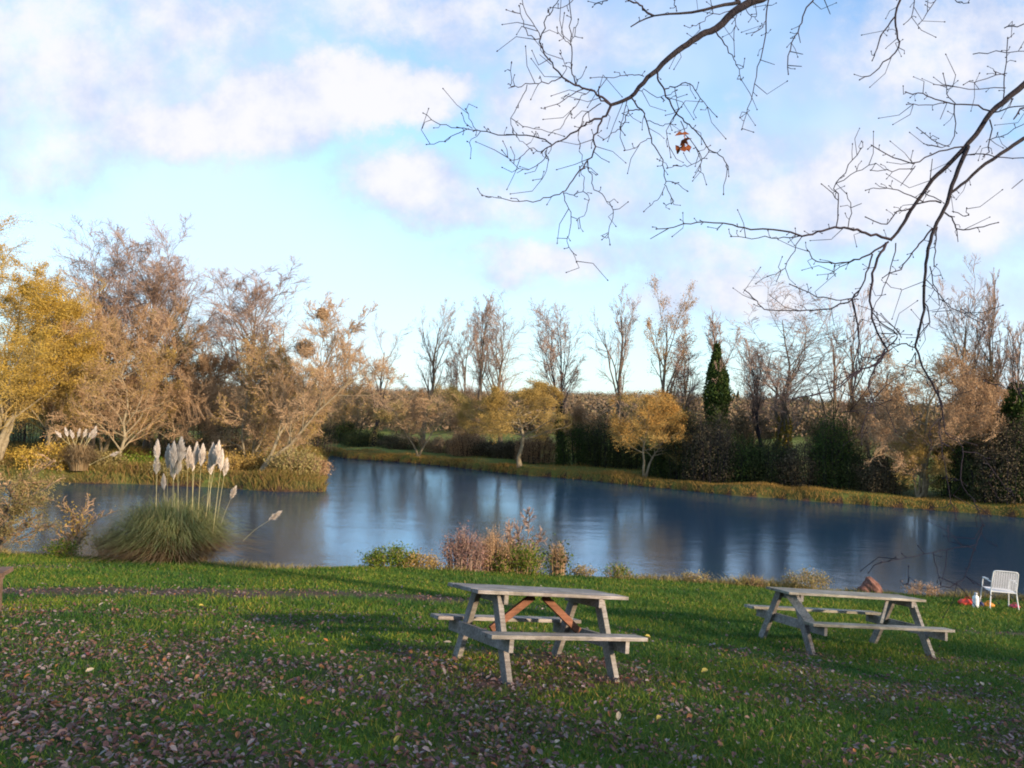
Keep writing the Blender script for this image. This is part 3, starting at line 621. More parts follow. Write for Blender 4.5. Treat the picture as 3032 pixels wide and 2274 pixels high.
# ------------------------------------------------------------------ near shore plants
def onlip(px, off=0.0):
    r = ray(px, 1200); u = r[0]/r[1]; ys = np.linspace(10, 30, 3000); y = float(ys[np.argmax(ys-yL(u*ys) >= off)]); return u*y, y, float(height(u*y, y))
def s2w(px, py, y):                        # px in 2212 scale on vertical plane at distance y
    r = ray(px, py); return np.array([r[0]/r[1]*y, y, CZ+r[2]/r[1]*y])
G6 = 'shrubs along the near shore'
sh = [(840, .2, 58, 1187, L_green, 'low yellow green shrub', 'left of the pink twiggy shrub', 3800, .05, .05),
      (905, .3, 42, 1195, L_ochre, 'low straw coloured shrub', 'between the yellow green and the pink shrubs', 1800, .045, 0),
      (1000, .3, 50, 1150, L_pink, 'reddish pink twiggy shrub', 'on the near shore behind the left picnic table', 3800, .045, 0),
      (1072, .4, 42, 1155, L_rust, 'pale buff feathery shrub', 'right of the reddish pink shrub', 2600, .045, 0),
      (1120, .2, 62, 1185, L_green, 'low green and yellow shrub', 'just behind the left end of the left table top', 4200, .055, 0),
      (1205, .1, 22, 1178, L_ivy, 'slim dark green sapling', 'behind the middle of the left table', 420, .07, 0),
      (1262, .1, 26, 1225, L_olive, 'small olive tuft', 'on the shore above the right half of the left table', 700, .045, 0),
      (1335, .1, 30, 1222, L_green, 'small yellow green tuft', 'above the right end of the left table', 900, .045, 0),
      (1500, .1, 40, 1248, L_olive, 'low brown green tuft', 'on the shore midway between the two tables', 900, .045, 0),
      (1745, .1, 52, 1236, L_olive, 'rounded olive tuft with straw tips', 'behind the left end of the right table', 2600, .045, 0),
      (1625, .1, 26, 1257, L_rust, 'tiny russet tuft', 'on the shore left of the right table', 500, .04, 0),
      (1990, .1, 40, 1262, L_rust, 'thin russet tuft', 'on the shore right of the brown boulder', 700, .04, 0),
      (130, .1, 32, 1172, L_green, 'small bright green shrub', 'left of the pampas clump', 1300, .05, 0),
      (245, .1, 38, 1146, L_olive, 'dark olive shrub', 'touching the left side of the pampas clump', 2200, .05, 0)]
for (px, off, hwp, tp, lf, adj, where, nl, ls, _) in sh:
    x, y, z = onlip(px, off-.15); top = s2w(px, tp, y)[2]; H = max(.2, top-z)
    bush('shore_shrub', f'{adj} {where}', 'shrub', (x, y, z), hwp/S22/FPX*y, H, lf, nl, ls, G6, M_twig_brown if lf is not L_pink else M_twig_purple, 70 if H > .5 else 30)
x, y, z = onlip(1125, .5)
tree('shore_sapling', 'tall open brown sapling rising above the green shrub behind the left table', 'shrub', 1125, y, 1098, 46, M_bark_grey, M_twig_purple, 'bare', L_rust, 300, .045, stems=4, clear=.1, ang=.6, trop=.08, dens=.8, tr_r=.018)
# left edge shrub with bare pale stems and yellow sprigs
x, y, z = onlip(8, .1)
tree('shore_sapling', 'bare stemmed brown shrub with yellow sprigs at the left edge of the near shore', 'shrub', 5, y-.2, 985, 80, M_bark_grey, M_twig_brown, 'bare', L_olive, 9000, .05, stems=5, clear=.12, ang=.7, trop=.06, dens=.8, tr_r=.035)
x, y, z = onlip(165, .4)
tree('shore_sapling', 'thin sapling with sparse yellow leaves over the water left of the pampas', 'shrub', 165, y, 1070, 45, M_bark_grey, M_twig_brown, 'bare', L_gold, 420, .07, stems=2, clear=.3, ang=.7, trop=.06, dens=.45, tr_r=.018)

# pampas grass
M_pblade = leafmat('pampas_blade', [(.10, .12, .04), (.18, .20, .07), (.26, .26, .11), (.22, .17, .07)], .25)
M_pdead = leafmat('pampas_dead_blade', [(.20, .13, .06), (.28, .19, .10), (.16, .10, .05), (.30, .22, .12)], .25)
M_pstem = mat('pampas_stem', noisy((.40, .34, .16), (.55, .46, .24), 12), .7, .2)
M_plume = mat('pampas_plume', island_ramp([(0, (.62, .52, .44)), (.5, (.78, .68, .58)), (1, (.88, .80, .72))]), .9, .1, None, .3)
def arch(m, n, rad, Hm, spread, mi, base=.25, wd=.014, droop=1.0):
    a = rng.random(n)*6.283; s = .15+.85*np.sqrt(rng.random(n)); h = Hm*(1-.55*s**2)*(.8+.3*rng.random(n)); t = np.linspace(0, 1, 6)
    o = np.stack([np.cos(a), np.sin(a), 0*a], 1)
    b0 = o*(rng.random((n, 1))*base)
    P = b0[:, None]+o[:, None]*(spread*s)[:, None, None]*(t**1.5)[None, :, None]+np.array([0, 0, 1.])*(h[:, None]*(np.sin(t*2.1)/1.0)[None]*(1)+0*a[:, None])[..., None]
    P = P+rng.normal(0, .03, P.shape)*t[None, :, None]+(rng.normal(0, .16, (n, 3))*np.array([1, 1, .5]))[:, None]*(t**1.6)[None, :, None]
    side_ = np.stack([-np.sin(a), np.cos(a), 0*a], 1)[:, None]*wd*(1-.85*t)[None, :, None]
    V = np.stack([P-side_, P+side_], 2); idx = np.arange(n*12).reshape(n, 6, 2)
    m.add(V, np.stack([idx[:, :-1, 0], idx[:, :-1, 1], idx[:, 1:, 1], idx[:, 1:, 0]], -1).reshape(-1, 4), mi)
def plume(root, base, tipbase, L, rad, nh=420, droopdir=None, rs=.007):
    """stem from base to tipbase, then a spindle of fine hairs of length L along the same direction"""
    d = unit(tipbase-base); m = MB(); mid = base+(tipbase-base)*.5+np.array([0, 0, .04]); top = tipbase+d*L*.85
    polytube(m, [base, mid, tipbase, top], rs, rs*.35, 5); m.build('stem', M_pstem, root)
    m = MB(); t = rng.random(nh)**.8; a = rng.random(nh)*6.283
    e1 = unit(np.cross(d, [0.3, 1, .2])); e2 = np.cross(d, e1)
    o = np.cos(a)[:, None]*e1+np.sin(a)[:, None]*e2
    st = tipbase+d*(t*L*.8)[:, None]
    w_ = rad*(np.sin(np.clip(t*.85+.15, 0, 1)*3.14)**.7+.12)*(.35+.8*rng.random(nh))*(1.15-.6*t); ln = L*(.28-.10*t)*(.8+.5*rng.random(nh))
    dd = d if droopdir is None else unit(d+droopdir)
    P = np.stack([st, st+o*(w_*.6)[:, None]+dd*(ln*.5)[:, None], st+o*w_[:, None]+dd*ln[:, None]-np.array([0, 0, 1])*(ln*.12)[:, None]], 1)
    tubes(m, P, np.tile(np.array([.006, .009, .002])*L/.6, (nh, 1)), 3); m.build('plume', M_plume, root)
def z1(zx, zy): return ((zx/1.508)*.72955, (600+zy/1.508)*.72955)
x, y, z = onlip(372, -.05); pc = np.array([x, y, z])
root = thing('pampas_grass', 'large pampas grass clump with pinkish cream plumes on the near shore', 'pampas grass', tuple(pc))
m = MB(); arch(m, 4600, .3, 1.42, 1.25, 0, .8, .011); m.build('foliage', M_pblade, root)
m = MB(); arch(m, 2600, .3, .70, 1.45, 0, .95, .012); m.build('dead_skirt', M_pdead, root)
for (zx, zy, hh, bx, tilt) in [(705, 1150, 85, 690, 0), (697, 1215, 80, 700, -.02), (748, 1190, 105, 745, 0), (775, 1185, 110, 765, 0), (800, 1165, 112, 790, 0), (775, 1240, 100, 780, 0), (792, 1215, 90, 800, 0), (838, 1188, 95, 830, 0), (868, 1180, 105, 850, 0), (897, 1178, 95, 880, 0), (860, 1200, 75, 860, 0),
                               (938, 1195, 115, 915, .05), (960, 1175, 105, 905, .05), (985, 1200, 90, 950, .05), (1000, 1222, 80, 960, .06), (733, 1285, 70, 735, 0), (943, 1215, 80, 930, 0)]:
    dpt = y+rng.uniform(-.35, .35); b = s2w(*z1(zx, zy), dpt)-pc; base = s2w(*z1(bx, 1480), dpt)-pc; L = hh/1.508/2.961*y/FPX*1.12
    plume(root, base, b, L, L*.16*rng.uniform(.75, 1.15), 460, np.array([rng.normal(.08, .18), 0, 0]))
plume(root, s2w(*z1(985, 1440), y)-pc, s2w(*z1(1030, 1325), y-.1)-pc, .38, .075, 260, rs=.005)
plume(root, s2w(*z1(1085, 1510), y)-pc, s2w(*z1(1200, 1420), y-.1)-pc, .42, .075, 260, rs=.005)
# second, smaller clump on the peninsula
yy2 = 46.0; pc2 = s2w(*z1(350, 1235), yy2); pc2[2] = float(height(pc2[0], yy2))
root = thing('pampas_grass', 'small beige feathery pampas clump across the water under the yellow birch', 'pampas grass', tuple(pc2))
m = MB(); arch(m, 900, .4, 1.6, 1.2, 0, .5, .03); m.build('foliage', M_pdead, root)
for (zx, zy) in [(275, 1050), (300, 1045), (325, 1055), (345, 1048), (370, 1050), (395, 1050), (410, 1035), (405, 1055), (490, 1130)]:
    plume(root, np.array([rng.normal(0, .3), 0, .3]), s2w(*z1(zx, zy), yy2)-pc2, .6, .12, 120, np.array([.5, 0, 0]), .02)

# nest and mistletoe balls lodged in the leaning tree / poplar
def ball(name, label, cat, p, rad, mt, n):
    root = thing(name, label, cat, tuple(p)); m = MB()
    a = unit(rng.normal(size=(n, 3))); r1 = rad*rng.random((n, 1))**.4; st = a*r1
    P = np.stack([st, st+unit(rng.normal(size=(n, 3)))*rad*.4, st+unit(rng.normal(size=(n, 3)))*rad*.55], 1)
    tubes(m, P, np.tile([.02, .014, .008], (n, 1)), 3); o = m.build('twigs', mt, root); return root
ball('nest', 'round brown stick nest high in the leaning tree', 'nest', s2w(*z1(1440, 498), 48), .34, M_twig_brown, 500)
ball('mistletoe', 'green brown ball of mistletoe in the leaning tree below the nest', 'mistletoe', s2w(*z1(1362, 652), 48.5), .6, M_twig_brown, 420)

# ------------------------------------------------------------------ picnic tables
def wood(name, a, b, c, obj=True):
    def f(t):
        tcn = t.node('ShaderNodeTexCoord').outputs['Object']; mp = t.node('ShaderNodeMapping', {0: tcn, 3: (2.2, 30, 30)})
        g = t.noise(mp.outputs[0], 1.6, 6, .65).outputs[0]; q = t.noise(tcn, 3.5, 4, .6).outputs[0]
        col = t.ramp(g, [(.28, a), (.55, b), (.75, c)])
        alg = t.ramp(q, [(.40, (1, 1, 1)), (.58, (.68, .70, .62)), (.70, (1.1, 1.1, 1.05))]); col = t.mix(.85, col, alg, 'MULTIPLY'); st = t.ramp(t.noise(tcn, 1.3, 6, .7).outputs[0], [(.35, (.55, .5, .46)), (.6, (1.1, 1.08, 1.05))]); return t.mix(.9, col, st, 'MULTIPLY')
    return mat(name, f, .75, .25, (35, .35, 1))
W_grey = wood('wood_weathered', (.14, .12, .11), (.30, .27, .255), (.48, .45, .43))
W_pale = wood('wood_pale_weathered', (.16, .145, .125), (.34, .31, .265), (.50, .46, .39))
W_red = wood('wood_reddish', (.12, .05, .03), (.23, .095, .055), (.32, .15, .09))
W_brown = wood('wood_brown', (.11, .065, .045), (.21, .13, .09), (.32, .22, .16))

def picnic_table(label, pos, X, Y, Z, d, brace_style, plk, top_mat, leg_mat, brace_mat, group):
    L, Wt, Ht, hs, So, ws, a, Ff = d
    root = thing('picnic_table', label, 'picnic table', (0, 0, 0), group)
    mw = Matrix.Identity(4)
    for i in range(3): mw[i][0] = X[i]; mw[i][1] = Y[i]; mw[i][2] = Z[i]; mw[i][3] = pos[i]
    root.matrix_world = mw
    th = .034
    m = MB(); pw = Wt/plk                   # planks with gaps, ends not quite even
    for k in range(plk):
        dx = rng.normal(0, .006); box(m, (dx, -Wt/2+pw*(k+.5), Ht-th/2+rng.normal(0, .0015)), (L+rng.normal(0, .01), pw-.007, th), None, 0, .004)
    m.build('tabletop', top_mat, root)
    for s in (-1, 1):
        m = MB(); n = 2
        for k in range(n):
            box(m, (rng.normal(0, .005), s*(So-ws*(k+.5)/n), hs-.018), (L+rng.normal(0, .01), ws/n-.006, .036), None, 0, .004)
        m.build('bench_seat', top_mat, root)
    for s in (-1, 1):                       # two A frames
        xx = s*a; lt = .055; lw = .108; ytop = Wt*.30
        for q in (-1, 1):
            m = MB(); p0 = np.array([xx, q*Ff, -.05]); p1 = np.array([xx, q*ytop, Ht-th-.002]); beam(m, p0, p1, lt, lw, (0, 1, .2)); m.build('leg', leg_mat, root)
        m = MB(); ox = xx+(s*.048 if brace_style == 0 else .048); beam(m, (ox, -So+.03, hs-.036-.06), (ox, So-.03, hs-.036-.06), .045, .118, (0, 0, 1)); m.build('seat_support', leg_mat, root)
        m = MB(); beam(m, (xx-s*.047, -Wt*.46, Ht-th-.045), (xx-s*.047, Wt*.46, Ht-th-.045), .045, .088, (0, 0, 1)); m.build('top_support', leg_mat, root)
        m = MB()
        if brace_style == 0: beam(m, (xx-s*.075, 0, hs-.05), (s*.06, 0, Ht-th-.03), .07, .045, (0, 1, 0))
        else: beam(m, (-1.0 if s < 0 else .10, -So+ws+.03, hs-.03), (-1.03 if s < 0 else .60, -.12, Ht-th-.02), .11, .035, (0, 1, .6))
        m.build('brace', brace_mat, root)
    return root
CM = np.stack([R_, F, U_], 1)               # camera frame (right, forward, up) -> world
def Rod(rv):
    t = np.linalg.norm(rv); k = rv/t; K = np.array([[0, -k[2], k[1]], [k[2], 0, -k[0]], [-k[1], k[0], 0]]); return np.eye(3)+np.sin(t)*K+(1-np.cos(t))*K@K
def table_pose(posc, xc, upc):
    x = unit(CM@np.array(xc)); zc = CM@np.array(upc); zc = unit(zc-x*np.dot(x, zc)); yv = np.cross(zc, x); return np.array([0, 0, CZ])+CM@np.array(posc), x, yv, zc
T1 = table_pose((.207, 7.79, -2.80), (.882, .444, -.157), (.085, .178, .98))
T2 = table_pose((4.70, 11.16, -3.71), (.953, .277, -.122), (.087, .135, .987))
GT = 'wooden picnic tables on the lawn'
picnic_table('grey weathered picnic table with reddish diagonal braces in the middle of the lawn', *T1, (1.69, .714, .752, .409, .709, .226, .578, .578), 0, 5, W_grey, W_grey, W_red, GT)
picnic_table('paler long picnic table with light braces on the right of the lawn', *T2, (2.286, .56, .739, .414, .786, .202, .974, .572), 1, 4, W_pale, W_grey, W_pale, GT)
for T in (T1, T2): print('table ground gap', T[0][2]-height(T[0][0], T[0][1]), T[0])

# bench end at the left edge
p = hit_lawn(20, 1332); bx_, by_ = p[0]-.2, p[1]+.2
root = thing('wooden_bench', 'chunky brown wooden bench end at the left edge of the lawn', 'bench', (bx_, by_, float(height(bx_, by_))))
root.rotation_euler = (0, 0, math.radians(14))
m = MB()
for k in range(3): box(m, (-.82, (k-1)*.135, .50), (1.7, .128, .055), None, 0, .006)
m.build('seat', W_brown, root)
for xx in (-.12, -1.5):
    m = MB(); beam(m, (xx, -.13, -.06), (xx, -.13, .47), .09, .09, (0, 1, 0)); m.build('leg', W_brown, root)
    m = MB(); beam(m, (xx, .13, -.06), (xx, .13, .47), .09, .09, (0, 1, 0)); m.build('leg', W_brown, root)
    m = MB(); beam(m, (xx+.001, -.19, .43), (xx+.001, .19, .43), .11, .085); m.build('crossbar', W_brown, root)

# ------------------------------------------------------------------ chair and fishing bits on the right
def z7(zx, zy): return ((2150+zx/2.508)*.72955, (1600+zy/2.508)*.72955)
M_white = mat('white_paint', noisy((.62, .62, .60), (.80, .80, .78), 9), .45, .5)
def webm():
    def f(t):
        o = t.node('ShaderNodeTexCoord').outputs['Object']
        return t.ramp(t.noise(o, 40, 2).outputs[0], [(.3, (.55, .56, .60)), (.7, (.75, .75, .78))])
    return mat('white_webbing', f, .7, .3)
M_web = webm()
cp = hit_lawn(*z7(2060, 505)); cx, cy = cp[0], cp[1]; cz = float(height(cx, cy))
root = thing('garden_chair', 'white metal garden chair with armrests facing the pond at the right edge', 'chair', (cx, cy, cz))
root.rotation_euler = (math.radians(-3), math.radians(2), math.radians(-11)); root.location.x -= .10
hw_, rt_ = .27, .0125                       # local: front faces +y (the pond)
m = MB()
for s in (-1, 1):                           # side hoops: front leg, armrest, back to the rear leg
    polytube(m, [(s*(hw_+.05), .31, -.03), (s*(hw_+.02), .25, .40), (s*(hw_+.02), .22, .60), (s*(hw_+.02), .16, .655), (s*(hw_+.02), .02, .655), (s*(hw_+.01), -.22, .63)], rt_, rt_, 8)
    polytube(m, [(s*(hw_+.04), -.30, -.03), (s*hw_, -.22, .40), (s*hw_, -.26, .64), (s*(hw_-.01), -.31, .86)], rt_, rt_, 8)
polytube(m, [(-hw_+.01, -.31, .86), (-hw_+.05, -.318, .895), (0, -.32, .90), (hw_-.05, -.318, .895), (hw_-.01, -.31, .86)], rt_, rt_, 8)
polytube(m, [(-hw_, -.22, .41), (hw_, -.22, .41)], rt_, rt_, 8); polytube(m, [(-hw_-.02, .24, .43), (hw_+.02, .24, .43)], rt_, rt_, 8)
for s in (-1, 1): polytube(m, [(s*(hw_), -.22, .41), (s*(hw_+.02), .24, .43)], rt_, rt_, 8)
m.build('frame', M_white, root)
m = MB()
for k in range(17): box(m, (0, -.205+k*.0265, .425+k*.0012), (2*hw_-.005, .016, .006))
for k in range(13): box(m, (-hw_+.03+k*.04, 0, .4285), (.012, .44, .004), None)
m.build('seat', M_web, root)
m = MB()
for k in range(15):
    t = k/14; box(m, (0, -.235-.075*t, .47+.39*t), (2*hw_-.015, .006, .013))
for k in range(10): beam(m, (-hw_+.045+k*.05, -.238, .46), (-hw_+.045+k*.05, -.316, .88), .010, .004, (0, 1, 0), 0, 0)
m.build('backrest', M_web, root)
for s in (-1, 1):
    m = MB(); box(m, (s*(hw_+.02), .06, .672), (.05, .25, .018), None, 0, .007); m.build('armrest', M_white, root)

def lathe(m, prof, k=18, mi=0, c=(0, 0, 0)):
    prof = np.array(prof); a = np.arange(k)*2*np.pi/k
    V = np.stack([prof[:, 0][:, None]*np.cos(a), prof[:, 0][:, None]*np.sin(a), prof[:, 1][:, None]+0*a], -1)+np.array(c)
    n = len(prof); idx = np.arange(n*k).reshape(n, k); q = np.stack([idx[:-1], np.roll(idx, -1, 1)[:-1], np.roll(idx, -1, 1)[1:], idx[1:]], -1).reshape(-1, 4); m.add(V, q, mi, True)
def solid(name, c): return mat(name, noisy(tuple(.8*v for v in c), c, 14), .5, .4)
p = hit_lawn(*z7(1853, 500)); root = thing('bottle', 'white cylindrical bottle standing on the grass left of the white chair', 'bottle', (p[0], p[1], float(height(p[0], p[1]))))
m = MB(); lathe(m, [(0, -.02), (.066, -.02), (.070, 0), (.070, .23), (.062, .262), (.035, .285), (.030, .30)]); m.build('body', solid('white_plastic', (.82, .82, .80)), root)
m = MB(); lathe(m, [(.034, .298), (.036, .302), (.036, .345), (.028, .352), (0, .352)]); m.build('cap', solid('grey_plastic', (.45, .45, .47)), root)
# cloth bundles / bags: squashed, creased shapes
def bundle(name, label, cat, zx, zy, wd, dp, ht, col, tie=True):
    p = hit_lawn(*z7(zx, zy)); root = thing(name, label, cat, (p[0], p[1], float(height(p[0], p[1]))))
    n, k = 12, 26; th = np.linspace(0, 1, n); a = np.arange(k)*2*np.pi/k; V = []
    for i, t in enumerate(th):
        r = math.sqrt(max(0, 1-(2*t-1)**2))**.7; r = max(r, .02)
        cr = 1+.10*np.sin(a*5+t*4)+.06*np.sin(a*9-t*7)
        V.append(np.stack([np.cos(a)*wd*r*cr, np.sin(a)*dp*r*cr, 0*a-.02+ht*(t**.9)*(1+.08*np.sin(a*3))], 1))
    m = MB(); idx = np.arange(n*k).reshape(n, k); m.add(np.array(V), np.stack([idx[:-1], np.roll(idx, -1, 1)[:-1], np.roll(idx, -1, 1)[1:], idx[1:]], -1).reshape(-1, 4), 0, True)
    m.build('body', solid(name+'_cloth', col), root)
    m = MB(); polytube(m, [(-wd*.45, 0, ht*.88), (-wd*.25, 0, ht*1.18), (wd*.25, 0, ht*1.18), (wd*.45, 0, ht*.88)], .010, .010, 7); m.build('handle', solid(name+'_strap', tuple(v*.5 for v in col)), root)
    return root
bundle('bag', 'bright red bag lying on the grass left of the white bottle', 'bag', 1795, 482, .21, .16, .17, (.75, .07, .03))
bundle('bag', 'orange bag on the grass under the white chair', 'bag', 1948, 492, .13, .12, .12, (.75, .26, .02))
bundle('bag', 'dark red bag between the rear legs of the white chair', 'bag', 2140, 500, .12, .12, .10, (.40, .05, .08))
bundle('bag', 'small dark blue bag right of the white bottle', 'bag', 1888, 490, .07, .09, .13, (.05, .05, .14))

# boulder on the shore
import bmesh
x, y, z = onlip(1884, -.1); bm = bmesh.new(); bmesh.ops.create_icosphere(bm, subdivisions=4, radius=1)
for v in bm.verts:
    c = v.co; n = .10*math.sin(5*c.x+3*c.z)+.08*math.sin(7*c.y+4*c.x+1)+.05*math.sin(13*c.z+9*c.x)
    h = max(-.3, c.z); f = 1-.42*max(0, h); v.co = Vector((c.x*.34*f*(1+n)-.05*h, c.y*.28*f*(1+n), h*.40*(1+n*.6)))
me = bpy.data.meshes.new('boulder'); bm.to_mesh(me); bm.free(); me.materials.append(mat('red_rock', noisy((.10, .045, .035), (.26, .13, .095), 9, (.32, .2, .16)), .9, .15, (30, .8)))
o = bpy.data.objects.new('boulder', me); C.objects.link(o); o.location = (x, y, z+.02); tag(o, 'reddish brown pointed boulder on the shore behind the right table', 'boulder')

# ------------------------------------------------------------------ the near bare tree whose limbs hang into the view
def z4(p): return ((1200+p[0]/2.011)*.72955, (p[1]/2.011)*.72955)
def z5(p): return ((1900+p[0]/1.3825)*.72955, (p[1]/1.3825)*.72955)
def z3(p): return ((1950+p[0]/2.0444)*.72955, (750+p[1]/2.0444)*.72955)
def z7p(p): return z7(*p)
troot = np.array([8.2, 6.0]); tz = float(height(*troot))
near = thing('oak_tree', 'large bare tree whose dark limbs hang across the top right of the view', 'tree', (troot[0], troot[1], tz))
OFF = np.array([troot[0], troot[1], tz])
limb, twg = MB(), MB(); bud = twg
allseg = []
def trace(tf, scale, pts, w0, w1, d0, d1, limbb=False):
    P = np.array([W(*tf(p), d0+(d1-d0)*i/(len(pts)-1)) for i, p in enumerate(pts)])-OFF
    k = 1/scale/2.961/FPX*.5
    r0 = w0*k*d0; r1 = w1*k*d1
    tgt = limb if limbb else twg
    q = polytube(tgt, P, max(r0, .0022), max(r1, .0016), 8 if limbb else 5, 0, .004 if not limbb else .002)
    allseg.append((q, max(r0, .002), max(r1, .0016), limbb)); return P
A = lambda pts, w0, w1, d0=4.3, d1=4.2, l=False: trace(z4, 2.011, pts, w0, w1, d0, d1, l)
B = lambda pts, w0, w1, d0=4.6, d1=4.5, l=False: trace(z5, 1.3825, pts, w0, w1, d0, d1, l)
Z = lambda pts, w0, w1, d0=4.3, d1=4.2, l=False: trace(z3, 2.0444, pts, w0, w1, d0, d1, l)
A([(2420,-230),(2180,-45),(2040,20),(1960,70),(1850,170),(1760,205),(1680,265),(1600,320),(1500,415),(1420,490),(1340,580),(1225,625)],66,20,4.7,4.3,True)
A([(1990,12),(1850,40),(1640,80),(1480,95),(1350,155)],24,7,4.5,4.2,True)
A([(1480,95),(1420,60),(1400,35),(1340,5),(1250,-60)],14,8)
A([(1225,625),(1150,560),(1050,525),(1000,500),(930,455),(870,385),(820,290),(805,230),(830,130),(870,60),(910,0),(930,-60)],15,5,4.3,3.9)
A([(805,230),(770,230),(735,205),(710,150),(685,90),(680,40)],7,4,3.95,3.8); A([(805,230),(770,150),(730,95),(700,0),(690,-50)],6,4,3.95,3.8)
A([(1015,500),(995,440),(990,350),(990,250),(985,120),(975,0),(970,-60)],8,5,4.15,3.9); A([(990,250),(1010,190),(1030,120)],5,4); A([(985,270),(940,225),(905,170)],5,4)
A([(930,460),(870,490),(790,495),(720,505),(650,515),(630,500),(632,380)],7,4,4.1,4.0); A([(650,515),(615,525)],5,4)
A([(725,505),(690,590),(632,705),(650,790),(700,850),(750,890)],4,3,4.1,4.3); A([(632,705),(700,750),(800,780),(940,810)],4,3)
A([(1060,530),(990,560),(920,610),(835,640)],7,4); A([(1100,540),(1040,590),(1000,650),(940,740),(860,800)],5,4)
A([(1225,625),(1200,670),(1160,710),(1090,725),(1050,760),(960,815),(870,860),(815,905)],17,7,4.3,4.25)
A([(870,860),(800,825),(680,805),(560,800),(450,780),(380,765),(270,755),(180,730),(110,675)],9,4,4.25,4.6)
A([(380,765),(300,800),(200,845),(130,860)],5,4,4.5,4.6); A([(420,770),(385,720),(362,655)],4,4,4.5,4.5); A([(400,765),(360,730),(338,680)],4,4,4.5,4.5); A([(450,780),(410,820),(375,845)],4,3,4.5,4.5)
A([(815,905),(740,885),(690,935),(630,955),(580,900)],5,4); A([(840,895),(820,950),(770,990),(700,1010),(630,960)],6,4); A([(700,1010),(665,1030)],4,4); A([(840,920),(845,980),(820,1060),(765,1072)],4,3)
A([(1170,710),(1150,770),(1120,820),(1135,870),(1085,960),(1040,1020),(980,1100),(940,1145),(860,1170),(760,1200),(640,1190),(540,1170),(465,1165)],12,4,4.3,4.0)
A([(940,1145),(960,1210),(990,1290),(975,1400),(965,1420),(985,1490),(1018,1555)],6,3.5); A([(940,1150),(1000,1155),(1060,1140),(1055,1060),(1040,1000)],5,4); A([(1060,1140),(1095,1190),(1065,1280),(1025,1308)],4,3)
A([(1085,960),(1105,1040),(1115,1105),(1170,1160),(1215,1215),(1238,1300),(1210,1385),(1218,1450)],6,4); A([(1165,615),(1110,640),(1070,700),(1040,760),(1030,830),(1045,900),(1060,990)],7,4); A([(1210,1385),(1165,1405)],4,3); A([(965,1420),(900,1418)],4,3)
A([(1350,585),(1400,655),(1440,720),(1465,825),(1500,890),(1535,980),(1550,1080),(1545,1110),(1590,1180),(1580,1215),(1545,1215)],10,4,4.35,4.6)
A([(1545,1110),(1510,1180),(1470,1210),(1425,1255)],5,3.5,4.5,4.5); A([(1550,1080),(1610,1090),(1675,1135)],5,3.5,4.5,4.5)
A([(1395,655),(1340,660),(1310,710),(1280,770),(1230,790),(1185,830)],8,4); A([(1465,825),(1420,840),(1370,880),(1310,895)],5,4); A([(1440,720),(1500,740),(1550,745),(1590,720),(1610,680)],5,4); A([(1320,600),(1305,680),(1285,760),(1305,800)],6,4)
A([(1500,420),(1510,480),(1545,540),(1590,630),(1640,710),(1700,745),(1740,790),(1810,890),(1870,920),(1915,980),(1918,1030),(1895,1150)],12,4,4.35,4.0)
A([(1545,530),(1600,515),(1650,495),(1700,500),(1740,560),(1800,630),(1850,690)],8,4); A([(1605,520),(1620,600),(1630,660),(1600,700),(1560,780),(1580,930)],5,4); A([(1640,720),(1670,800),(1710,850),(1760,950),(1720,1050)],6,4)
A([(1810,890),(1765,950),(1680,985),(1630,990),(1565,1000)],5,4); A([(1390,540),(1440,540),(1500,575),(1560,570),(1610,540)],5,4); A([(1420,455),(1370,440),(1300,450),(1240,462),(1110,463)],6,3)
A([(1845,180),(1900,260),(1945,330),(1975,380),(1998,470)],9,4); A([(1975,90),(1965,180),(1960,330)],5,4); A([(2165,-10),(2150,130),(2110,350),(2085,500),(2050,640),(2005,765)],9,4,4.5,4.3); A([(2110,355),(2200,385)],4,3,4.4,4.4); A([(2150,120),(2110,180),(2065,208)],4,3)
A([(1990,30),(1900,75),(1800,90),(1770,140),(1715,152)],6,4); A([(2020,30),(2040,80),(2090,100),(2085,30)],5,4); A([(1210,-10),(1170,15),(1130,25)],8,5); A([(910,-20),(1000,-5),(940,45),(870,45)],6,4); A([(1615,-20),(1605,0),(1615,60)],6,5)
A([(1225,625),(1165,600),(1150,545)],12,8); A([(870,385),(800,325)],4,3); A([(930,460),(960,400),(925,325)],4,3); A([(1010,500),(1050,460),(1075,405)],4,3); A([(600,800),(640,800)],4,3)
B([(1900,60),(1700,230),(1565,345),(1500,400),(1430,460),(1370,550),(1320,605),(1250,680),(1190,735),(1130,820),(1090,880),(1060,930),(1020,980)],34,12,4.9,4.5,True)
B([(1335,600),(1310,660),(1270,760),(1250,830),(1210,910),(1180,990),(1165,1080),(1155,1180),(1155,1270),(1130,1370),(1120,1420)],19,9,4.7,4.2,True)
B([(1900,440),(1700,500),(1565,570),(1500,610),(1410,670),(1330,740),(1265,790)],22,11,4.9,4.6,True)
B([(1020,980),(960,965),(900,950),(850,935),(790,935),(720,950),(660,962),(580,945),(450,935),(370,915),(260,908),(170,920),(65,937)],12,4,4.5,4.1)
B([(795,935),(805,820),(795,750),(850,680),(895,612)],5,3.5); B([(805,820),(770,780),(738,755)],4,3); B([(795,750),(880,705),(950,672)],4,3)
B([(660,965),(600,975),(530,970),(450,975),(370,968)],5,3,4.3,4.3); B([(655,970),(610,1050),(570,1110),(520,1130)],4,3,4.3,4.3); B([(845,930),(858,850),(840,795)],4,3); B([(858,850),(900,833)],3,3); B([(110,935),(35,978)],4,3,4.15,4.1); B([(570,1110),(550,1155)],3,3,4.3,4.3)
B([(1010,990),(930,1040),(870,1065),(820,1075),(740,1072),(700,1055),(680,1025)],9,4); B([(870,1065),(780,1110),(760,1140)],4,3)
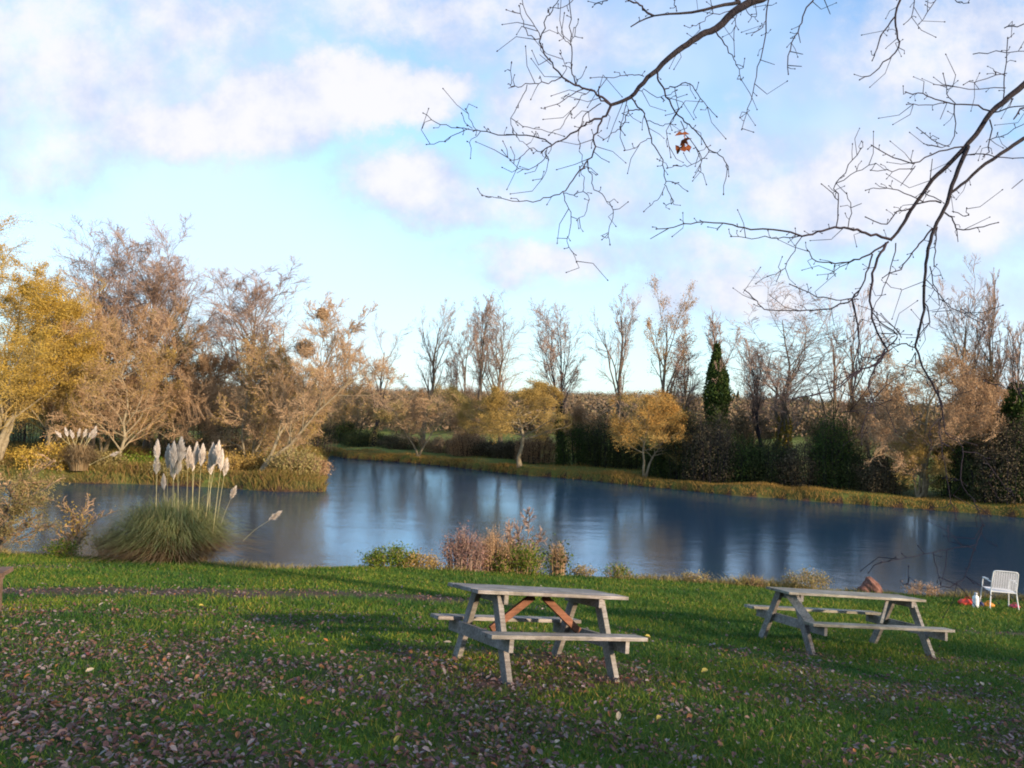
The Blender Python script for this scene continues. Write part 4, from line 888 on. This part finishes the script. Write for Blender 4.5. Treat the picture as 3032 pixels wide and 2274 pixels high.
B([(1000,995),(965,1060),(940,1150),(940,1270),(965,1360),(1000,1430),(960,1490),(880,1530),(800,1590),(700,1620)],12,4,4.5,4.0)
B([(1000,1430),(1030,1400),(1050,1370),(990,1330),(950,1285)],7,5,4.2,4.2); B([(960,1490),(930,1570),(945,1640)],6,4,4.1,4.1); B([(945,1040),(920,1120),(890,1190),(860,1225),(790,1225),(720,1210),(610,1165)],7,4)
B([(890,1190),(840,1240),(740,1262),(640,1270),(510,1267),(470,1230),(425,1190)],7,4); B([(860,1225),(880,1310),(890,1400),(880,1480),(865,1600)],8,4)
B([(1225,830),(1150,825),(1100,850),(1040,870),(1000,920),(920,890)],7,4); B([(1150,825),(1080,790),(1000,770),(920,778)],5,3); B([(1190,935),(1140,1000),(1100,1050),(1060,1100),(990,1135)],8,4); B([(1040,995),(1020,1090),(990,1180),(950,1260)],5,3)
B([(1240,870),(1280,900),(1290,940),(1370,930),(1455,912)],7,4); B([(1290,940),(1295,990)],4,3); B([(1270,865),(1330,885),(1330,855)],4,3); B([(1210,930),(1200,1000),(1197,1085)],6,4)
B([(1430,455),(1350,430),(1280,425),(1200,405),(1150,385),(1085,378)],7,4); B([(1285,425),(1250,385),(1235,305)],4,3); B([(1280,430),(1285,530),(1245,600),(1190,595)],5,3); B([(1260,420),(1160,432),(1088,427)],4,3); B([(1250,420),(1222,488)],3,3)
B([(1480,410),(1490,300),(1498,160)],5,3.5); B([(1440,460),(1530,435),(1640,430)],6,4); B([(1355,222),(1450,215),(1600,210)],4,3); B([(1495,300),(1380,325),(1320,345)],4,3); B([(1490,310),(1440,290)],3,3); B([(1490,360),(1340,362),(1230,350)],4,3)
B([(1320,600),(1220,620),(1140,660),(1110,665),(1030,640),(945,597)],7,4); B([(1120,680),(1060,760)],4,3); B([(1115,690),(1030,700),(940,697)],4,3); B([(1260,600),(1180,570),(1130,525)],4,3); B([(1310,640),(1400,630),(1480,645),(1600,650)],5,4); B([(1425,490),(1425,600),(1400,640)],6,4); B([(1430,570),(1500,545),(1590,490)],4,3)
B([(1640,420),(1560,440),(1525,485)],9,6); B([(1180,740),(1190,650)],4,3); B([(1180,780),(1160,790),(1220,820)],5,4)
B([(1070,-30),(1040,60),(1045,130),(1050,200),(1010,240),(950,295),(895,325)],10,4); B([(1035,70),(990,130),(960,200),(945,245)],7,4); B([(720,-30),(660,65),(640,130),(605,205),(600,300)],7,4); B([(605,210),(660,222)],4,3); B([(600,268),(655,272)],4,3); B([(640,130),(650,175)],4,3); B([(740,-20),(772,58)],4,3)
B([(1115,-20),(1110,50),(1075,98)],4,3); B([(1210,-10),(1170,50),(1138,95)],4,3); B([(1260,-20),(1290,5),(1335,12)],4,3); B([(1484,115),(1540,105),(1620,80)],5,4); B([(1560,735),(1515,772)],4,3)
B([(1180,1090),(1210,1190),(1255,1250),(1290,1270),(1390,1320)],5,3,4.3,4.3)
B([(1120,1420),(1150,1500),(1190,1570),(1230,1659)],9,7,4.2,4.1)
Z([(1690,810),(1720,950),(1740,1080),(1840,1170),(1830,1330),(1850,1430),(1920,1520),(1965,1640)],8,4.5,4.1,4.0); Z([(1720,950),(1700,1080),(1730,1280),(1760,1450),(1800,1600)],6,3.5,4.1,4.0)
Z([(1555,600),(1480,720),(1500,760)],7,4); Z([(1550,570),(1500,550),(1430,570),(1380,600)],9,6); Z([(1370,580),(1320,670),(1200,720),(1100,790),(960,850),(820,880)],14,5); Z([(1280,760),(1290,870),(1270,930)],6,4); Z([(1555,600),(1560,690),(1600,740),(1650,770)],7,4)
Z([(1100,960),(1280,930),(1400,890)],5,4); Z([(1280,930),(1240,1050),(1230,1150)],5,3.5); Z([(1610,300),(1650,390),(1600,470),(1560,550)],8,6); Z([(1620,160),(1700,250),(1780,340),(1840,345),(1910,370),(1980,430),(1950,500)],6,4); Z([(1655,355),(1780,345)],5,4)
Z([(1960,760),(2050,800),(2120,815),(2212,815)],6,4); Z([(1460,490),(1350,380),(1300,340)],6,4); Z([(1430,500),(1370,540),(1420,545)],7,4); Z([(1210,280),(1170,290),(1200,420),(1215,520),(1230,640)],8,5); Z([(1240,400),(1180,490),(1110,545)],6,4); Z([(1470,510),(1430,450),(1350,370)],6,4)
Z([(1330,620),(1230,690),(1060,770),(960,760)],6,4); Z([(1700,1000),(1640,1080),(1650,1180)],5,4); Z([(1840,1200),(1960,1230),(2050,1360),(2120,1440)],5,3.5,4.0,4.0); Z([(1100,830),(1200,880),(1350,890)],5,4); Z([(1490,850),(1530,950),(1545,1010)],5,4)
trace(z7p, 2.508, [(1905,-125),(1880,-20),(1850,60),(1800,200),(1740,290),(1660,340),(1540,355),(1420,355),(1350,325)],7,4,4.0,3.8); trace(z7p, 2.508, [(1860,30),(1700,60),(1540,95),(1380,120),(1260,150),(1165,160)],5,4,4.0,3.8); trace(z7p, 2.508, [(1540,95),(1560,200),(1590,310)],5,3,3.9,3.9)
# side twigs with buds on every traced branch
for (q, r0, r1, lb) in allseg:
    L = np.linalg.norm(np.diff(q, axis=0), axis=1).sum(); c = int(L/(.065 if not lb else .18))
    if c < 1 or len(q) < 3: continue
    i = rng.integers(1, len(q), c); base = q[i]; T = unit(q[i]-q[i-1])
    pe = unit(np.cross(T, rng.normal(size=(c, 3)))); d = unit(T*.7+pe+np.array([0, 0, .05])); ln = rng.choice([.02, .035, .07, .16], c, p=[.35, .25, .22, .18])*(1.2 if not lb else 1.6)
    mid = base+d*(ln*.5)[:, None]; tip = base+unit(d+rng.normal(0, .35, (c, 3)))*ln[:, None]
    tubes(twg, np.stack([base, mid, tip], 1), np.tile([.0022, .0018, .0015], (c, 1)), 4)
    dd = unit(tip-mid); Pb = np.stack([tip-dd*.001, tip+dd*.003, tip+dd*.007, tip+dd*.010], 1); tubes(bud, Pb, np.tile([.0014, .0036, .0032, .0006], (c, 1)), 5)
    e = q[-1]; de = unit(q[-1]-q[-2]); tubes(bud, np.stack([e, e+de*.004, e+de*.009, e+de*.013])[None], np.array([[.0016, .0042, .0036, .0006]]), 5)
# trunk and the limbs that carry the traced branches
tb = MB(); hN = 9.5
ax = [(0, 0, -.2), (-.05, .02, .8), (.0, .0, 2.2), (.08, .05, 3.6), (-.05, .1, 5.2), (.1, 0, 7.2), (.2, -.1, hN)]
polytube(tb, ax, .34, .10, 14, 0, .01); 
for a in np.arange(6)*1.05: polytube(tb, [(math.cos(a)*.55, math.sin(a)*.55, -.12), (math.cos(a)*.32, math.sin(a)*.32, .05), (math.cos(a)*.2, math.sin(a)*.2, .6)], .05, .10, 8)
tb.build('trunk', M_bark_dark, near)
e1 = W(*z5((1900, 60)), 4.9)-OFF; e2 = W(*z5((1900, 440)), 4.9)-OFF; e3 = W(*z4((2420, -230)), 4.7)-OFF
polytube(limb, [(0, 0, 4.0), (-1.2, -.3, 4.9), (e1+[1.2, .3, .35]), e1], .13, .040, 9); polytube(limb, [(0, 0, 3.2), (-1.2, -.2, 3.7), (e2+[1.2, .3, .25]), e2], .10, .026, 9)
polytube(limb, [(0, .05, 5.0), (-1.6, -.3, 5.9), (e3+[1.6, .3, .75]), (e3+[.5, .05, .25]), e3], .15, .036, 9)
# carrier twigs above the frame
for tgt in [z4((2165, -10)), z5((1070, -30)), z5((720, -30)), z5((1115, -20)), z5((1210, -10)), z5((1260, -20))]:
    b = W(*tgt, 4.55)-OFF; polytube(twg, [e3+[1.2, .2, .5], (e3+b)/2+[.5, 0, .35], b+[.05, 0, .12], b], .010, .004, 5)
for tgt in [z4((1250, -60)), z4((930, -60)), z4((690, -50)), z4((970, -60)), z4((1210, -10)), z4((1615, -20))]:
    b = W(*tgt, 4.1)-OFF; polytube(twg, [W(*z4((1990, 12)), 4.5)-OFF, W(*z4((1750, -160)), 4.4)-OFF, b+[.2, 0, .1], b], .008, .004, 5)
limb.build('limbs', M_bark_dark, near); M_tw_dark = mat('twig_dark', noisy((.016, .014, .024), (.05, .035, .04), 12), .8, .15)
twg.build('twigs', M_tw_dark, near)
# upper crown out of view (its own limbs) so that the tree is whole
P0 = np.array([ax])*1.0; R0 = np.linspace(.3, .08, 7)[None]
P1, R1 = grow(P0, R0, 6, (.6, 1), .7, .3, 6, .12, .05, .5, .3, .3); k = P1[:, -1, 0] > .2; P1, R1 = P1[k], R1[k]
P2, R2 = grow(P1, R1, 7, (.2, 1), .6, .5, 4, .15, .04, .55, .35); P3, R3 = grow(P2, R2, 6, (.2, 1), .6, .5, 3, .2, 0, .55, .4)
m = MB(); tubes(m, P1, R1, 6); tubes(m, P2, np.maximum(R2, .008), 4); tubes(m, P3, np.maximum(R3, .004), 3); m.build('crown', M_bark_dark, near)
# dead leaf cluster still hanging on a twig
c = W(*z4((1655, 885)), 4.25)-OFF; m = MB()
for k in range(9):
    o_ = rng.normal(0, .028, 3); a = unit(rng.normal(size=3)+np.array([0, 0, -.8])); b = unit(np.cross(a, rng.normal(size=3))); n_ = np.cross(a, b); s = .05+.03*rng.random()
    pts = [(-.5, 0, 0), (-.2, .24, .12), (.0, .14, .05), (.2, .28, .1), (.5, .02, -.08), (.2, -.26, .12), (0, -.14, .05), (-.2, -.22, .1)]
    V = np.array([c+o_+a*s*p[0]+b*s*p[1]+n_*s*p[2] for p in pts]); m.add(V, [[0, 1, 2, 4], [2, 3, 4, 2][:3]+[2]] if False else [[0, 1, 2, 6], [2, 3, 4, 6], [4, 5, 6, 4][:3]+[4]][:2])
    m.add(V, [[4, 5, 6], [0, 6, 7]])
m.build('dead_leaves', leafmat('dead_leaf', [(.20, .06, .03), (.30, .10, .04), (.16, .05, .03)], .2), near)

# conspicuous single leaves on the lawn
proto = {}
cols = {'orange': (.42, .15, .04), 'yellow': (.50, .38, .07), 'pale tan': (.55, .42, .28), 'dark red': (.24, .06, .045)}
for cn, cc in cols.items():
    m = MB(); leaf_mesh(m, np.zeros((1, 3)), .060); ml = mat('single_leaf_'+cn.replace(' ', '_'), noisy(tuple(v*.75 for v in cc), cc, 30), .55, .3, None, .15)
    proto[cn] = (m, ml, [None])
n = 70; x, y = frustum_pts(n, 3.1, 12, .9, 0); names = rng.choice(list(cols), n, p=[.35, .1, .25, .3])
for i in range(n):
    m, ml, h = proto[names[i]]
    if h[0] is None: o = m.build('fallen_leaf', ml); h[0] = o
    else: o = h[0].copy(); C.objects.link(o)
    o.location = (x[i]*.97, y[i], float(height(x[i]*.97, y[i]))+.045); o.rotation_euler = (rng.normal(0, .3), rng.normal(0, .3), rng.random()*6.28); s = .6+.5*rng.random(); o.scale = (s, s, s)
    tag(o, f'single {names[i]} fallen leaf lying loose on the lawn', 'leaf', f'{names[i]} fallen leaves')

# ------------------------------------------------------------------ unseen bush row added behind the viewer to shade the foreground
first = None
for i in range(9):
    xh = -7+i*4.6; yh = -6.2+rng.uniform(-.6, .6); zh = float(height(xh, yh)); sc = .85+.4*rng.random()
    if first is None:
        first = bush('shade_bush', 'tall bush in the unseen row added behind the viewer to shade the foreground', 'bush', (xh, yh, zh), 2.7, 4.4, L_darkbrown, 6500, .16, 'unseen shade bushes added behind the viewer', M_bark_dark, 70, .6)
    else:
        r = first.copy(); C.objects.link(r); r.location = (xh, yh, zh); r.scale = (1, 1, sc)
        for ch in first.children: c_ = ch.copy(); C.objects.link(c_); c_.parent = r
